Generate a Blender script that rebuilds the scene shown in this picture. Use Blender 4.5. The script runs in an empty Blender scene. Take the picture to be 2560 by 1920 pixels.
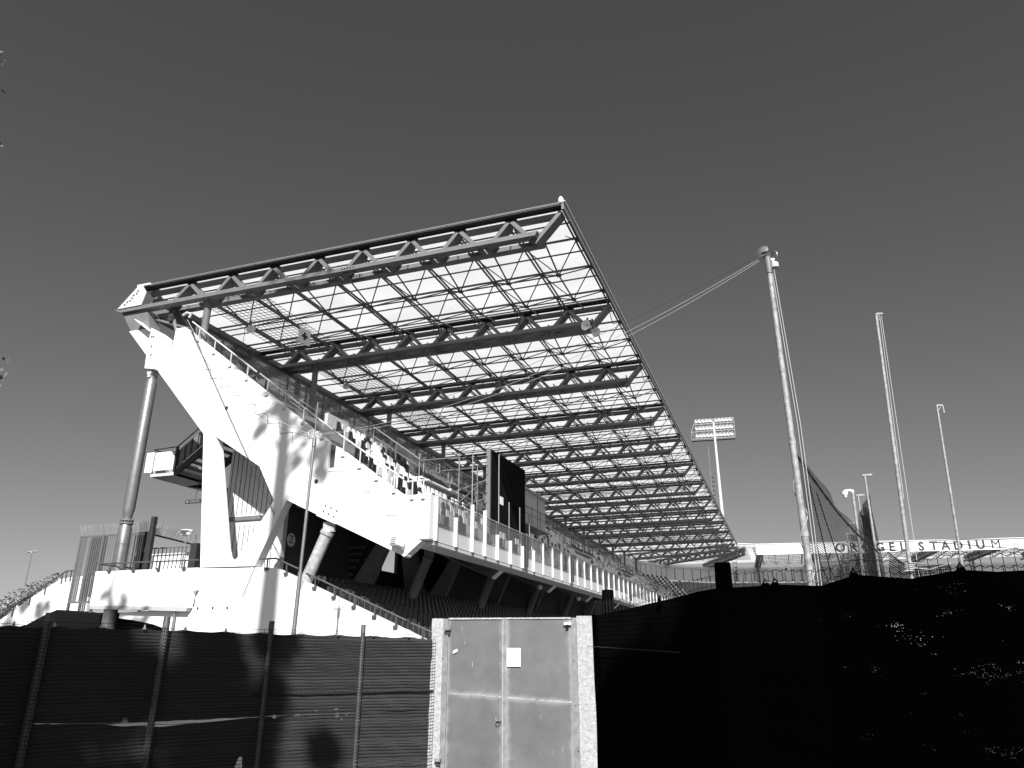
import bpy, bmesh, math, random
from mathutils import Vector, Matrix, noise
from mathutils.geometry import tessellate_polygon
random.seed(7)
R = math.radians
scene = bpy.context.scene
COL = scene.collection

# ------------------------------------------------------------ camera
EYE = 1.6
TH = math.atan(672/1850.0)
PHI = R(19.6)
cam_d = bpy.data.cameras.new("camera")
cam = bpy.data.objects.new("camera", cam_d)
COL.objects.link(cam)
scene.camera = cam
cam.location = (0, 0, EYE)
cam.rotation_euler = (R(90)+TH, 0, PHI)
cam_d.sensor_width = 36
cam_d.lens = 36*1850.0/2560
cam_d.clip_start = 0.05
cam_d.clip_end = 3000
# ------------------------------------------------------------ sky, sun, exposure
SUN_TO = Vector((0.40, -1.0, 0.82)).normalized()
SUN_EL = math.asin(SUN_TO.z)
w = bpy.data.worlds.new("World"); scene.world = w; w.use_nodes = True
nt = w.node_tree; bg = nt.nodes['Background']
sky = nt.nodes.new('ShaderNodeTexSky'); sky.sky_type = 'NISHITA'; sky.sun_disc = False
sky.sun_elevation = SUN_EL
sky.sun_rotation = math.atan2(SUN_TO.x, SUN_TO.y)
sky.altitude = 0; sky.air_density = 1.0; sky.dust_density = 1.0; sky.ozone_density = 1.0
# the photograph is black and white (red-filter look): the sky's red channel as grey
sep = nt.nodes.new('ShaderNodeSeparateColor'); cmb = nt.nodes.new('ShaderNodeCombineColor')
nt.links.new(sky.outputs[0], sep.inputs[0])
for i in range(3): nt.links.new(sep.outputs[0], cmb.inputs[i])
nt.links.new(cmb.outputs[0], bg.inputs[0])
bg.inputs[1].default_value = 0.05
sun_d = bpy.data.lights.new("sun", 'SUN'); sun_d.energy = 4.6; sun_d.angle = R(0.53)
sun_d.color = (1.0, 1.0, 1.0)
sun = bpy.data.objects.new("sun", sun_d); COL.objects.link(sun)
sun.rotation_euler = SUN_TO.to_track_quat('Z', 'Y').to_euler()
sun.location = (20, -40, 60)
scene.view_settings.view_transform = 'Standard'
scene.view_settings.look = 'None'
scene.view_settings.gamma = 1
scene.view_settings.exposure = 0.8
scene.render.engine = 'CYCLES'
scene.cycles.max_bounces = 8
scene.cycles.transparent_max_bounces = 24

# ------------------------------------------------------------ measuring helpers: a sight line of the survey meets a real plane
FPX = 1850.0
FW = Vector((-math.sin(PHI)*math.cos(TH), math.cos(PHI)*math.cos(TH), math.sin(TH)))
RT = Vector((math.cos(PHI), math.sin(PHI), 0))
UP = Vector((math.sin(PHI)*math.sin(TH), -math.cos(PHI)*math.sin(TH), math.cos(TH)))
C0 = Vector((0, 0, EYE))
def ray(u, v): return FW + RT*((u-1280)/FPX) - UP*((v-960)/FPX)
def PY(u, v, Y): d = ray(u, v); return C0 + d*(Y/d.y)
def PX(u, v, X): d = ray(u, v); return C0 + d*(X/d.x)
def PZ(u, v, Z): d = ray(u, v); return C0 + d*((Z-EYE)/d.z)
def PW(u, v, W):
    d = ray(u, v); h = -d.x*math.sin(PHI) + d.y*math.cos(PHI); return C0 + d*(W/h)
z1 = lambda x, y: (240+x/3.072, 480+y/3.072)
z2 = lambda x, y: (900+x/3.072, 480+y/3.072)
z3 = lambda x, y: (x/2.5917, 960+y/2.5917)
z4 = lambda x, y: (640+x/2.592, 960+y/2.592)
z5 = lambda x, y: (1200+x/2.514, 900+y/2.514)
z6 = lambda x, y: (1060+x/5.185, 1180+y/5.185)
z7 = lambda x, y: (340+x/4.1475, 1060+y/4.1475)
z8 = lambda x, y: (1060+x/3.77, 1480+y/3.77)
z9 = lambda x, y: (x/2.011, 1480+y/2.011)
zr = lambda x, y: (1800+x/2.9105, 1130+y/2.9105)
zq = lambda x, y: (1800+x/2.9105, 560+y/2.9105)
zb = lambda x, y: (460+x/5.53, 780+y/5.53)
zc = lambda x, y: (760+x/4.6075, 1000+y/4.6075)
zt = lambda x, y: (280+x/3.95, 680+y/3.95)
zf = lambda x, y: (1540+x/5.267, 1340+y/5.267)
zn = lambda x, y: (1940+x/4.607, 1100+y/4.607)

# ------------------------------------------------------------ materials (all greys: the photograph is black and white)
def mat(name, v, rough=0.7, metal=0.0, var=0.0, scale=3.0, bump=0.0, bscale=40.0, stain=0.0, spec=0.5):
    m = bpy.data.materials.new(name); m.use_nodes = True
    n = m.node_tree.nodes; l = m.node_tree.links; b = n['Principled BSDF']
    b.inputs['Base Color'].default_value = (v, v, v, 1)
    b.inputs['Roughness'].default_value = rough
    b.inputs['Metallic'].default_value = metal
    b.inputs['Specular IOR Level'].default_value = spec
    if var > 0 or stain > 0:
        tc = n.new('ShaderNodeTexCoord')
        nz = n.new('ShaderNodeTexNoise'); nz.inputs['Scale'].default_value = scale; nz.inputs['Detail'].default_value = 8
        l.new(tc.outputs['Object'], nz.inputs['Vector'])
        mr = n.new('ShaderNodeMapRange'); mr.inputs[1].default_value = .3; mr.inputs[2].default_value = .7
        mr.inputs[3].default_value = v*(1-var); mr.inputs[4].default_value = min(.9, v*(1+var))
        l.new(nz.outputs['Fac'], mr.inputs[0])
        out = mr.outputs[0]
        if stain > 0:
            mp = n.new('ShaderNodeMapping'); mp.inputs['Scale'].default_value = (2.2, 2.2, .16)
            n2 = n.new('ShaderNodeTexNoise'); n2.inputs['Scale'].default_value = 1.6; n2.inputs['Detail'].default_value = 5
            l.new(tc.outputs['Object'], mp.inputs[0]); l.new(mp.outputs[0], n2.inputs['Vector'])
            m2 = n.new('ShaderNodeMapRange'); m2.inputs[1].default_value = .52; m2.inputs[2].default_value = .75
            m2.inputs[3].default_value = 1; m2.inputs[4].default_value = 1-stain
            l.new(n2.outputs['Fac'], m2.inputs[0])
            mu = n.new('ShaderNodeMath'); mu.operation = 'MULTIPLY'
            l.new(out, mu.inputs[0]); l.new(m2.outputs[0], mu.inputs[1]); out = mu.outputs[0]
        l.new(out, b.inputs['Base Color'])
    if bump > 0:
        tc2 = n.new('ShaderNodeTexCoord'); nb = n.new('ShaderNodeTexNoise')
        nb.inputs['Scale'].default_value = bscale; nb.inputs['Detail'].default_value = 4
        bp = n.new('ShaderNodeBump'); bp.inputs['Strength'].default_value = bump; bp.inputs['Distance'].default_value = .02
        l.new(tc2.outputs['Object'], nb.inputs['Vector']); l.new(nb.outputs['Fac'], bp.inputs['Height'])
        l.new(bp.outputs['Normal'], b.inputs['Normal'])
    return m
M = {}
M['white'] = mat('white_painted_concrete', .80, .75, var=.04, scale=.7, bump=.15, bscale=18, stain=.07)
M['wallg'] = mat('weathered_grey_render', .40, .85, var=.08, scale=1.5, stain=.1)
M['deck'] = mat('grey_concrete_terrace', .22, .85, var=.15, scale=1.5, bump=.2)
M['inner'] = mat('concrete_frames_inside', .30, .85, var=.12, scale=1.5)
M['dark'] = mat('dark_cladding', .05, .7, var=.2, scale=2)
M['soffit'] = mat('painted_soffit', .55, .8, var=.05)
M['steel'] = mat('grey_painted_steel', .15, .5, var=.10, scale=2.5, bump=.05)
M['steel_d'] = mat('dark_painted_steel', .03, .55, var=.15)
M['tube'] = mat('galvanised_roof_tubes', .08, .55, .1)
M['galv'] = mat('galvanised_steel', .25, .42, .6, var=.10, scale=4)
M['strutm'] = mat('blotchy_galvanised_strut', .40, .6, .15, var=.3, scale=6, bump=.08)
M['rail'] = mat('pale_handrail', .62, .45, .25)
M['shade_ground'] = mat('shade_black_ground', .006, .9, spec=.1)  # shade below the terrace put into the ground colour
M['pgrey'] = mat('grey_thin_pole', .22, .5, .2)
M['rail_d'] = mat('dark_handrail', .16, .5, .2)
M['joint'] = mat('joint_line', .10, .9)
M['seat_w'] = mat('white_seat_plastic', .82, .45)
M['seat_g'] = mat('light_grey_seat_plastic', .50, .45)
M['seat_b'] = mat('black_seat_plastic', .012, .4)
M['seat_d'] = mat('faded_dark_seat_plastic', .035, .5, var=.2, scale=5)
M['board'] = mat('black_board', .006, .9, var=.3, scale=3, spec=.05)
M['paper'] = mat('white_paper', .82, .8)
M['post'] = mat('green_steel_post', .07, .5, var=.15, scale=12, bump=.1)
M['post_d'] = mat('black_wood_post', .003, .9, var=.3, scale=10, spec=.0)
M['wire'] = mat('dark_coated_wire', .012, .55)
M['rope'] = mat('pale_rope', .42, .85)
M['rope_d'] = mat('dark_rope', .05, .9)
M['pole'] = mat('weathered_galvanised_pole', .27, .6, .1, var=.35, scale=9, bump=.2, bscale=30)
M['concrete'] = mat('rough_pillar_concrete', .36, .95, var=.22, scale=30, bump=.45, bscale=55)
M['bark'] = mat('tree_bark', .10, .95, var=.3, scale=6, bump=.6)
M['leaf'] = mat('leaves', .06, .6, var=.4, scale=3)
M['leaf_l'] = mat('glossy_leaves', .13, .35, var=.4, scale=5)
M['lampw'] = mat('white_lamp_shell', .85, .4)
M['ground'] = mat('dry_grass_ground', .055, .95, var=.35, scale=.6, bump=.5, bscale=8)
M['pavement'] = mat('asphalt_ground', .04, .95, var=.2, scale=2, bump=.2)
M['turf'] = mat('pitch_turf', .09, .95, var=.2, scale=.4)
M['panel'] = mat('grey_wall_panel', .62, .8, var=.06)
M['fpanel'] = mat('pale_fascia_panel', .62, .7, var=.05, scale=1.2, stain=.08)
M['bulb'] = mat('frosted_glass_lamp', .75, .3)
M['ink'] = mat('sign_ink', .02, .7)
M['letter'] = mat('dark_sign_lettering', .02, .6)
M['letter_l'] = mat('pale_sign_lettering', .22, .6)
M['signw'] = mat('white_sign_face', .70, .5)
M['signg'] = mat('grey_sign_face', .30, .5)

def gate_material():
    m = mat('worn_painted_gate_sheet', .15, .55, .1)
    n = m.node_tree.nodes; l = m.node_tree.links; b = n['Principled BSDF']
    tc = n.new('ShaderNodeTexCoord')
    a = n.new('ShaderNodeTexNoise'); a.inputs['Scale'].default_value = 2.2; a.inputs['Detail'].default_value = 12; a.inputs['Roughness'].default_value = .7
    l.new(tc.outputs['Object'], a.inputs['Vector'])
    r = n.new('ShaderNodeMapRange'); r.inputs[1].default_value = .3; r.inputs[2].default_value = .72; r.inputs[3].default_value = .088; r.inputs[4].default_value = .148
    l.new(a.outputs['Fac'], r.inputs[0])
    # fine vertical scratches and small pale chips
    mp = n.new('ShaderNodeMapping'); mp.inputs['Scale'].default_value = (60, 60, 5)
    s = n.new('ShaderNodeTexNoise'); s.inputs['Scale'].default_value = 1; s.inputs['Detail'].default_value = 3
    l.new(tc.outputs['Object'], mp.inputs[0]); l.new(mp.outputs[0], s.inputs['Vector'])
    r2 = n.new('ShaderNodeMapRange'); r2.inputs[1].default_value = .73; r2.inputs[2].default_value = .78; r2.inputs[3].default_value = 0; r2.inputs[4].default_value = .3
    l.new(s.outputs['Fac'], r2.inputs[0])
    ad = n.new('ShaderNodeMath'); ad.operation = 'ADD'
    l.new(r.outputs[0], ad.inputs[0]); l.new(r2.outputs[0], ad.inputs[1])
    sx = n.new('ShaderNodeSeparateXYZ'); l.new(tc.outputs['UV'], sx.inputs[0])
    def mth(op, a_, b_=None, c_=None):
        q = n.new('ShaderNodeMath'); q.operation = op
        for k, vv in enumerate((a_, b_, c_)):
            if vv is None: continue
            if hasattr(vv, 'links'): l.new(vv, q.inputs[k])
            else: q.inputs[k].default_value = vv
        return q.outputs[0]
    wn = n.new('ShaderNodeTexNoise'); wn.inputs['Scale'].default_value = 9; wn.inputs['Detail'].default_value = 8; l.new(tc.outputs['Object'], wn.inputs['Vector'])
    amp = mth('MULTIPLY_ADD', wn.outputs['Fac'], .16, -.02)
    worn = None
    for src in (sx.outputs[0], sx.outputs[1]):   # u: distance to the nearest stile, v: distance to the weld, both in metres
        dd = mth('DIVIDE', src, amp); dd = mth('SUBTRACT', 1.0, dd); dd = mth('MAXIMUM', dd, 0.0); dd = mth('POWER', dd, 2.0)
        worn = dd if worn is None else mth('MAXIMUM', worn, dd)
    tot = mth('MULTIPLY_ADD', worn, .16, ad.outputs[0])
    l.new(tot, b.inputs['Base Color'])
    bp = n.new('ShaderNodeBump'); bp.inputs['Strength'].default_value = .25; bp.inputs['Distance'].default_value = .01
    l.new(a.outputs['Fac'], bp.inputs['Height']); l.new(bp.outputs['Normal'], b.inputs['Normal'])
    return m
M['gate'] = gate_material()
M['weld'] = mat('pale_worn_weld', .38, .6, .2, var=.3, scale=25, bump=.6, bscale=60)
M['gframe'] = mat('grey_gate_frame', .20, .6, .1, var=.25, scale=14)

def roof_material():
    m = bpy.data.materials.new('translucent_roof_sheet'); m.use_nodes = True
    n = m.node_tree.nodes; l = m.node_tree.links; n.remove(n['Principled BSDF'])
    tr = n.new('ShaderNodeBsdfTranslucent'); di = n.new('ShaderNodeBsdfDiffuse'); mx = n.new('ShaderNodeMixShader')
    tc = n.new('ShaderNodeTexCoord'); nz = n.new('ShaderNodeTexNoise'); nz.inputs['Scale'].default_value = .35; nz.inputs['Detail'].default_value = 6
    l.new(tc.outputs['Object'], nz.inputs['Vector'])
    r = n.new('ShaderNodeMapRange'); r.inputs[1].default_value = .3; r.inputs[2].default_value = .7; r.inputs[3].default_value = .76; r.inputs[4].default_value = .84
    l.new(nz.outputs['Fac'], r.inputs[0]); l.new(r.outputs[0], tr.inputs[0])
    di.inputs[0].default_value = (.8, .8, .8, 1); mx.inputs[0].default_value = .10
    l.new(tr.outputs[0], mx.inputs[1]); l.new(di.outputs[0], mx.inputs[2]); l.new(mx.outputs[0], n['Material Output'].inputs[0])
    return m
M['roof'] = roof_material()

def glass_material(name, dens, tint=.75):
    m = bpy.data.materials.new(name); m.use_nodes = True
    n = m.node_tree.nodes; l = m.node_tree.links; n.remove(n['Principled BSDF'])
    t = n.new('ShaderNodeBsdfTransparent'); t.inputs[0].default_value = (tint, tint, tint, 1)
    g = n.new('ShaderNodeBsdfGlossy'); g.inputs['Roughness'].default_value = .08; g.inputs[0].default_value = (.8, .8, .8, 1)
    d = n.new('ShaderNodeBsdfDiffuse'); d.inputs[0].default_value = (.5, .5, .5, 1)
    a = n.new('ShaderNodeMixShader'); b = n.new('ShaderNodeMixShader')
    a.inputs[0].default_value = .5; b.inputs[0].default_value = dens
    l.new(d.outputs[0], a.inputs[1]); l.new(g.outputs[0], a.inputs[2])
    l.new(t.outputs[0], b.inputs[1]); l.new(a.outputs[0], b.inputs[2]); l.new(b.outputs[0], n['Material Output'].inputs[0])
    return m
M['glass'] = glass_material('dusty_glass', .22, .72)
M['glass_b'] = glass_material('smoked_glass', .35, .85)

def net_material(name, v, cell, fill, coord='Object'):
    m = bpy.data.materials.new(name); m.use_nodes = True
    n = m.node_tree.nodes; l = m.node_tree.links; n.remove(n['Principled BSDF'])
    t = n.new('ShaderNodeBsdfTransparent'); d = n.new('ShaderNodeBsdfDiffuse'); d.inputs[0].default_value = (v, v, v, 1)
    tc = n.new('ShaderNodeTexCoord'); mp = n.new('ShaderNodeMapping'); mp.inputs['Scale'].default_value = (1/cell,)*3
    l.new(tc.outputs['UV'], mp.inputs[0])
    sx = n.new('ShaderNodeSeparateXYZ'); l.new(mp.outputs[0], sx.inputs[0])
    outs = []
    for k in (0, 1):
        f = n.new('ShaderNodeMath'); f.operation = 'FRACT'; l.new(sx.outputs[k], f.inputs[0])
        c = n.new('ShaderNodeMath'); c.operation = 'LESS_THAN'; c.inputs[1].default_value = fill; l.new(f.outputs[0], c.inputs[0]); outs.append(c)
    mxm = n.new('ShaderNodeMath'); mxm.operation = 'MAXIMUM'; l.new(outs[0].outputs[0], mxm.inputs[0]); l.new(outs[1].outputs[0], mxm.inputs[1])
    mx = n.new('ShaderNodeMixShader'); l.new(mxm.outputs[0], mx.inputs[0]); l.new(t.outputs[0], mx.inputs[1]); l.new(d.outputs[0], mx.inputs[2])
    l.new(mx.outputs[0], n['Material Output'].inputs[0])
    return m
M['net'] = net_material('fine_ball_net', .02, .06, .34)
M['net_d'] = net_material('gathered_ball_net', .03, .05, .45)

def fabric_material(name, v, holes):
    m = bpy.data.materials.new(name); m.use_nodes = True
    n = m.node_tree.nodes; l = m.node_tree.links; b = n['Principled BSDF']
    b.inputs['Roughness'].default_value = .8; b.inputs['Specular IOR Level'].default_value = .0 if holes else .1
    tc = n.new('ShaderNodeTexCoord')
    # woven bands: rows along U, brightness by patch
    wv = n.new('ShaderNodeTexWave'); wv.wave_type = 'BANDS'; wv.bands_direction = 'Y'; wv.inputs['Scale'].default_value = 9.1
    wv.inputs['Distortion'].default_value = .12; wv.inputs['Detail'].default_value = 2; wv.inputs['Detail Scale'].default_value = .5
    l.new(tc.outputs['UV'], wv.inputs['Vector'])
    nz = n.new('ShaderNodeTexNoise'); nz.inputs['Scale'].default_value = 1.3; nz.inputs['Detail'].default_value = 5
    l.new(tc.outputs['UV'], nz.inputs['Vector'])
    r = n.new('ShaderNodeMapRange'); r.inputs[3].default_value = v*.72; r.inputs[4].default_value = v*1.25
    l.new(nz.outputs['Fac'], r.inputs[0])
    mu = n.new('ShaderNodeMath'); mu.operation = 'MULTIPLY_ADD'; mu.inputs[1].default_value = v*.4
    l.new(wv.outputs['Fac'], mu.inputs[0]); l.new(r.outputs[0], mu.inputs[2]); l.new(mu.outputs[0], b.inputs['Base Color'])
    bp = n.new('ShaderNodeBump'); bp.inputs['Strength'].default_value = .1 if holes else .35; bp.inputs['Distance'].default_value = .01
    l.new(wv.outputs['Fac'], bp.inputs['Height']); l.new(bp.outputs['Normal'], b.inputs['Normal'])
    if holes:
        mp = n.new('ShaderNodeMapping'); mp.inputs['Scale'].default_value = (110, 130, 1)
        vo = n.new('ShaderNodeTexVoronoi'); vo.inputs['Scale'].default_value = 1; vo.inputs['Randomness'].default_value = .25
        l.new(tc.outputs['UV'], mp.inputs[0]); l.new(mp.outputs[0], vo.inputs['Vector'])
        c = n.new('ShaderNodeMath'); c.operation = 'LESS_THAN'; c.inputs[1].default_value = .22; l.new(vo.outputs['Distance'], c.inputs[0])
        m2 = n.new('ShaderNodeMapping'); m2.inputs['Scale'].default_value = (1.3, 5.5, 1)
        n2 = n.new('ShaderNodeTexNoise'); n2.inputs['Scale'].default_value = 1.5; n2.inputs['Detail'].default_value = 8; n2.inputs['Roughness'].default_value = .75
        l.new(tc.outputs['UV'], m2.inputs[0]); l.new(m2.outputs[0], n2.inputs['Vector'])
        sx = n.new('ShaderNodeSeparateXYZ'); l.new(tc.outputs['UV'], sx.inputs[0])
        th = n.new('ShaderNodeMapRange'); th.inputs[1].default_value = 1.6; th.inputs[2].default_value = 3.0; th.inputs[3].default_value = .72; th.inputs[4].default_value = .59
        l.new(sx.outputs[0], th.inputs[0])
        g = n.new('ShaderNodeMath'); g.operation = 'GREATER_THAN'; l.new(n2.outputs['Fac'], g.inputs[0]); l.new(th.outputs[0], g.inputs[1])
        wn = n.new('ShaderNodeTexWhiteNoise'); l.new(vo.outputs['Position'], wn.inputs['Vector'])
        g2 = n.new('ShaderNodeMath'); g2.operation = 'GREATER_THAN'; g2.inputs[1].default_value = .45; l.new(wn.outputs['Value'], g2.inputs[0])
        a = n.new('ShaderNodeMath'); a.operation = 'MULTIPLY'; l.new(c.outputs[0], a.inputs[0]); l.new(g.outputs[0], a.inputs[1])
        a2 = n.new('ShaderNodeMath'); a2.operation = 'MULTIPLY'; l.new(a.outputs[0], a2.inputs[0]); l.new(g2.outputs[0], a2.inputs[1])
        t = n.new('ShaderNodeBsdfTransparent'); mx = n.new('ShaderNodeMixShader')
        l.new(a2.outputs[0], mx.inputs[0]); l.new(b.outputs[0], mx.inputs[1]); l.new(t.outputs[0], mx.inputs[2])
        l.new(mx.outputs[0], n['Material Output'].inputs[0])
    return m
M['fabric'] = fabric_material('shade_fabric', .029, False)
M['fabric_r'] = fabric_material('thin_black_shade_fabric', .0035, True)

# ------------------------------------------------------------ mesh builder
class MB:
    def __init__(s): s.v = []; s.f = []; s.uv = None; s.smooth = False
    def add(s, vs, fs):
        o = len(s.v); s.v += [tuple(p) for p in vs]; s.f += [tuple(i+o for i in f) for f in fs]; return s
    def box(s, x0, x1, y0, y1, z0, z1):
        vs = [(x, y, z) for x in (x0, x1) for y in (y0, y1) for z in (z0, z1)]
        return s.add(vs, [(0, 1, 3, 2), (4, 6, 7, 5), (0, 4, 5, 1), (2, 3, 7, 6), (0, 2, 6, 4), (1, 5, 7, 3)])
    def bar(s, p, q, w, h, side=None):
        p = Vector(p); q = Vector(q); d = (q-p)
        if d.length < 1e-6: return s
        d.normalize()
        a = Vector(side) if side is not None else (d.cross(Vector((0, 0, 1))) if abs(d.z) < .99 else Vector((1, 0, 0)))
        a = (a - d*a.dot(d)).normalized(); b = d.cross(a)
        vs = []
        for c in (p, q):
            for i, j in ((-1, -1), (1, -1), (1, 1), (-1, 1)): vs.append(c + a*(i*w/2) + b*(j*h/2))
        return s.add(vs, [(0, 1, 2, 3), (7, 6, 5, 4), (0, 4, 5, 1), (1, 5, 6, 2), (2, 6, 7, 3), (3, 7, 4, 0)])
    def tube(s, p, q, r, n=8, r2=None):
        return s.path([p, q], r, n, r2)
    def path(s, pts, r, n=8, r2=None, cap=True):
        pts = [Vector(p) for p in pts]; m = len(pts); r2 = r if r2 is None else r2
        rs = r if isinstance(r, (list, tuple)) else [r+(r2-r)*i/(m-1) for i in range(m)]
        o = len(s.v); prev = None
        for i, p in enumerate(pts):
            d = (pts[min(i+1, m-1)]-pts[max(i-1, 0)]).normalized()
            if prev is None:
                a = d.cross(Vector((0, 0, 1))) if abs(d.z) < .95 else d.cross(Vector((1, 0, 0)))
            else: a = prev - d*prev.dot(d)
            a.normalize(); prev = a; b = d.cross(a)
            for k in range(n):
                t = 2*math.pi*k/n; s.v.append(tuple(p + (a*math.cos(t)+b*math.sin(t))*rs[i]))
        for i in range(m-1):
            for k in range(n):
                k2 = (k+1) % n
                s.f.append((o+i*n+k, o+i*n+k2, o+(i+1)*n+k2, o+(i+1)*n+k))
        if cap:
            s.f.append(tuple(o+k for k in reversed(range(n)))); s.f.append(tuple(o+(m-1)*n+k for k in range(n)))
        return s
    def lathe(s, c, prof, n=16, axis=Vector((0, 0, 1))):
        axis = Vector(axis).normalized(); a = axis.orthogonal().normalized(); b = axis.cross(a); c = Vector(c); o = len(s.v); m = len(prof)
        for r, h in prof:
            for k in range(n):
                t = 2*math.pi*k/n; s.v.append(tuple(c + axis*h + (a*math.cos(t)+b*math.sin(t))*max(r, 1e-4)))
        for i in range(m-1):
            for k in range(n):
                k2 = (k+1) % n; s.f.append((o+i*n+k, o+i*n+k2, o+(i+1)*n+k2, o+(i+1)*n+k))
        s.f.append(tuple(o+k for k in reversed(range(n)))); s.f.append(tuple(o+(m-1)*n+k for k in range(n)))
        return s
    def prism(s, loops, fn0, fn1):
        """loops: [outer, hole...] of 2D points; fn0/fn1 map a 2D point onto the two faces"""
        tri = tessellate_polygon([[Vector((p[0], p[1], 0)) for p in lp] for lp in loops])
        flat = [p for lp in loops for p in lp]; n = len(flat); o = len(s.v)
        s.v += [tuple(fn0(p)) for p in flat] + [tuple(fn1(p)) for p in flat]
        for t in tri:
            s.f.append(tuple(o+i for i in t)); s.f.append(tuple(o+n+i for i in reversed(t)))
        k = 0
        for lp in loops:
            m = len(lp)
            for i in range(m): s.f.append((o+k+i, o+k+(i+1) % m, o+n+k+(i+1) % m, o+n+k+i))
            k += m
        return s
    def prismY(s, loops, y0, y1):
        if not isinstance(loops[0][0], (list, tuple)): loops = [loops]
        return s.prism(loops, lambda p: (p[0], y0, p[1]), lambda p: (p[0], y1, p[1]))
    def prismX(s, loops, x0, x1):
        if not isinstance(loops[0][0], (list, tuple)): loops = [loops]
        return s.prism(loops, lambda p: (x0, p[0], p[1]), lambda p: (x1, p[0], p[1]))
    def build(s, name, m, parent=None, smooth=False, fix=True):
        me = bpy.data.meshes.new(name); me.from_pydata(s.v, [], s.f)
        if s.uv:
            ul = me.uv_layers.new(name='UVMap')
            for lp in me.loops: ul.data[lp.index].uv = s.uv[lp.vertex_index]
        if fix:
            bm = bmesh.new(); bm.from_mesh(me); bmesh.ops.recalc_face_normals(bm, faces=bm.faces); bm.to_mesh(me); bm.free()
        me.materials.append(m)
        if smooth:
            for p in me.polygons: p.use_smooth = True
            try: me.set_sharp_from_angle(angle=R(40))
            except Exception: pass
        o = bpy.data.objects.new(name, me); COL.objects.link(o)
        if parent: o.parent = parent
        return o
def tag(o, label=None, cat=None, group=None, kind=None):
    if label: o['label'] = label
    if cat: o['category'] = cat
    if group: o['group'] = group
    if kind: o['kind'] = kind
    return o
def thing(name, label, cat, group=None, loc=(0, 0, 0)):
    o = bpy.data.objects.new(name, None); COL.objects.link(o); o.location = loc; o.empty_display_size = .3
    return tag(o, label, cat, group)
def relocate(o, base):
    """move a mesh thing's origin to its base without moving its shape"""
    base = Vector(base)
    o.data.transform(Matrix.Translation(-base)); o.location = base; return o
def text_mesh(name, s, size, m, parent, mtx, ext=.01, space=1.0, align='CENTER', bold=.0):
    cu = bpy.data.curves.new(name, 'FONT'); cu.body = s; cu.size = size; cu.extrude = ext; cu.align_x = align; cu.align_y = 'CENTER'
    cu.space_character = space; cu.resolution_u = 4; cu.offset = bold*size
    to = bpy.data.objects.new(name, cu); COL.objects.link(to)
    dg = bpy.context.evaluated_depsgraph_get(); dg.update()
    me = bpy.data.meshes.new_from_object(to.evaluated_get(dg)); me.transform(mtx)
    bpy.data.objects.remove(to)
    me.materials.clear(); me.materials.append(m)
    o = bpy.data.objects.new(name, me); COL.objects.link(o); o.parent = parent; return o
def frame_mtx(origin, xdir, ydir):
    x = Vector(xdir).normalized(); y = Vector(ydir); y = (y-x*y.dot(x)).normalized(); z = x.cross(y)
    m = Matrix((x, y, z)).transposed().to_4x4(); m.translation = Vector(origin); return m

# ============================================================ GROUND
g = MB(); g.box(-1500, 1500, -1500, 1500, -.5, 0)
tag(g.build('ground', M['ground']), kind='structure')
g = MB(); g.box(-60, 30, -14, 5.6, 0, .004)
tag(g.build('pavement', M['pavement']), kind='structure')
g = MB(); g.box(-6, 90, 34, 146, 0, .004)
tag(g.build('pitch', M['turf']), kind='structure')

# ============================================================ MAIN GRANDSTAND
Y0 = 28.0; BAY = 10.15; NT = 12; YT = [28.5+BAY*k for k in range(NT)]; YEND = YT[-1]+5
ST = thing('grandstand', 'white concrete grandstand with a cantilevered steel truss roof over its upper tier', 'grandstand', loc=(-20, 28, 0))
def part(mb, name, m, label=None, parent=ST, smooth=False, kind=None):
    o = mb.build(name, m, parent, smooth); o.location = -Vector(parent.location) if parent is ST else (0, 0, 0)
    return tag(o, label, kind=kind)

# --- end wall with the big opening and the splayed leg
outer = [(-32.28, 18.19), (-31.05, 18.16), (-30.6, 17.9), (-30.2, 17.42), (-29.06, 16.62), (-28.98, 17.85), (-28.4, 17.85),
         (-18.80, 10.60), (-18.80, 9.43), (-18.46, 9.43), (-18.46, 10.44), (-15.14, 8.09), (-14.71, 7.92), (-13.62, 7.92),
         (-13.62, 6.03), (-14.04, 6.01), (-14.76, 5.38), (-20.84, 8.13), (-22.16, 5.25), (-25.17, 5.25), (-26.12, 11.75)]
hole = [(-25.36, 11.56), (-22.54, 9.82), (-21.52, 8.15), (-21.84, 7.62), (-23.18, 5.62), (-23.42, 5.48), (-23.62, 5.53), (-23.80, 5.72), (-23.92, 6.1), (-24.45, 7.2)]
hole = [(-25.36, 11.56), (-22.54, 9.82), (-21.52, 8.15), (-21.84, 7.62), (-23.18, 5.62), (-23.42, 5.48), (-23.62, 5.53), (-23.85, 5.75), (-24.0, 6.15)]
part(MB().prismY([outer, hole], Y0, Y0+.5), 'end_wall', M['white'])
# parapet step behind the notch
part(MB().prismY([(-18.80, 9.3), (-18.46, 9.3), (-18.46, 10.44), (-18.80, 10.60)], Y0+.14, Y0+.5), 'end_wall_rebate', M['dark'])
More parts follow.
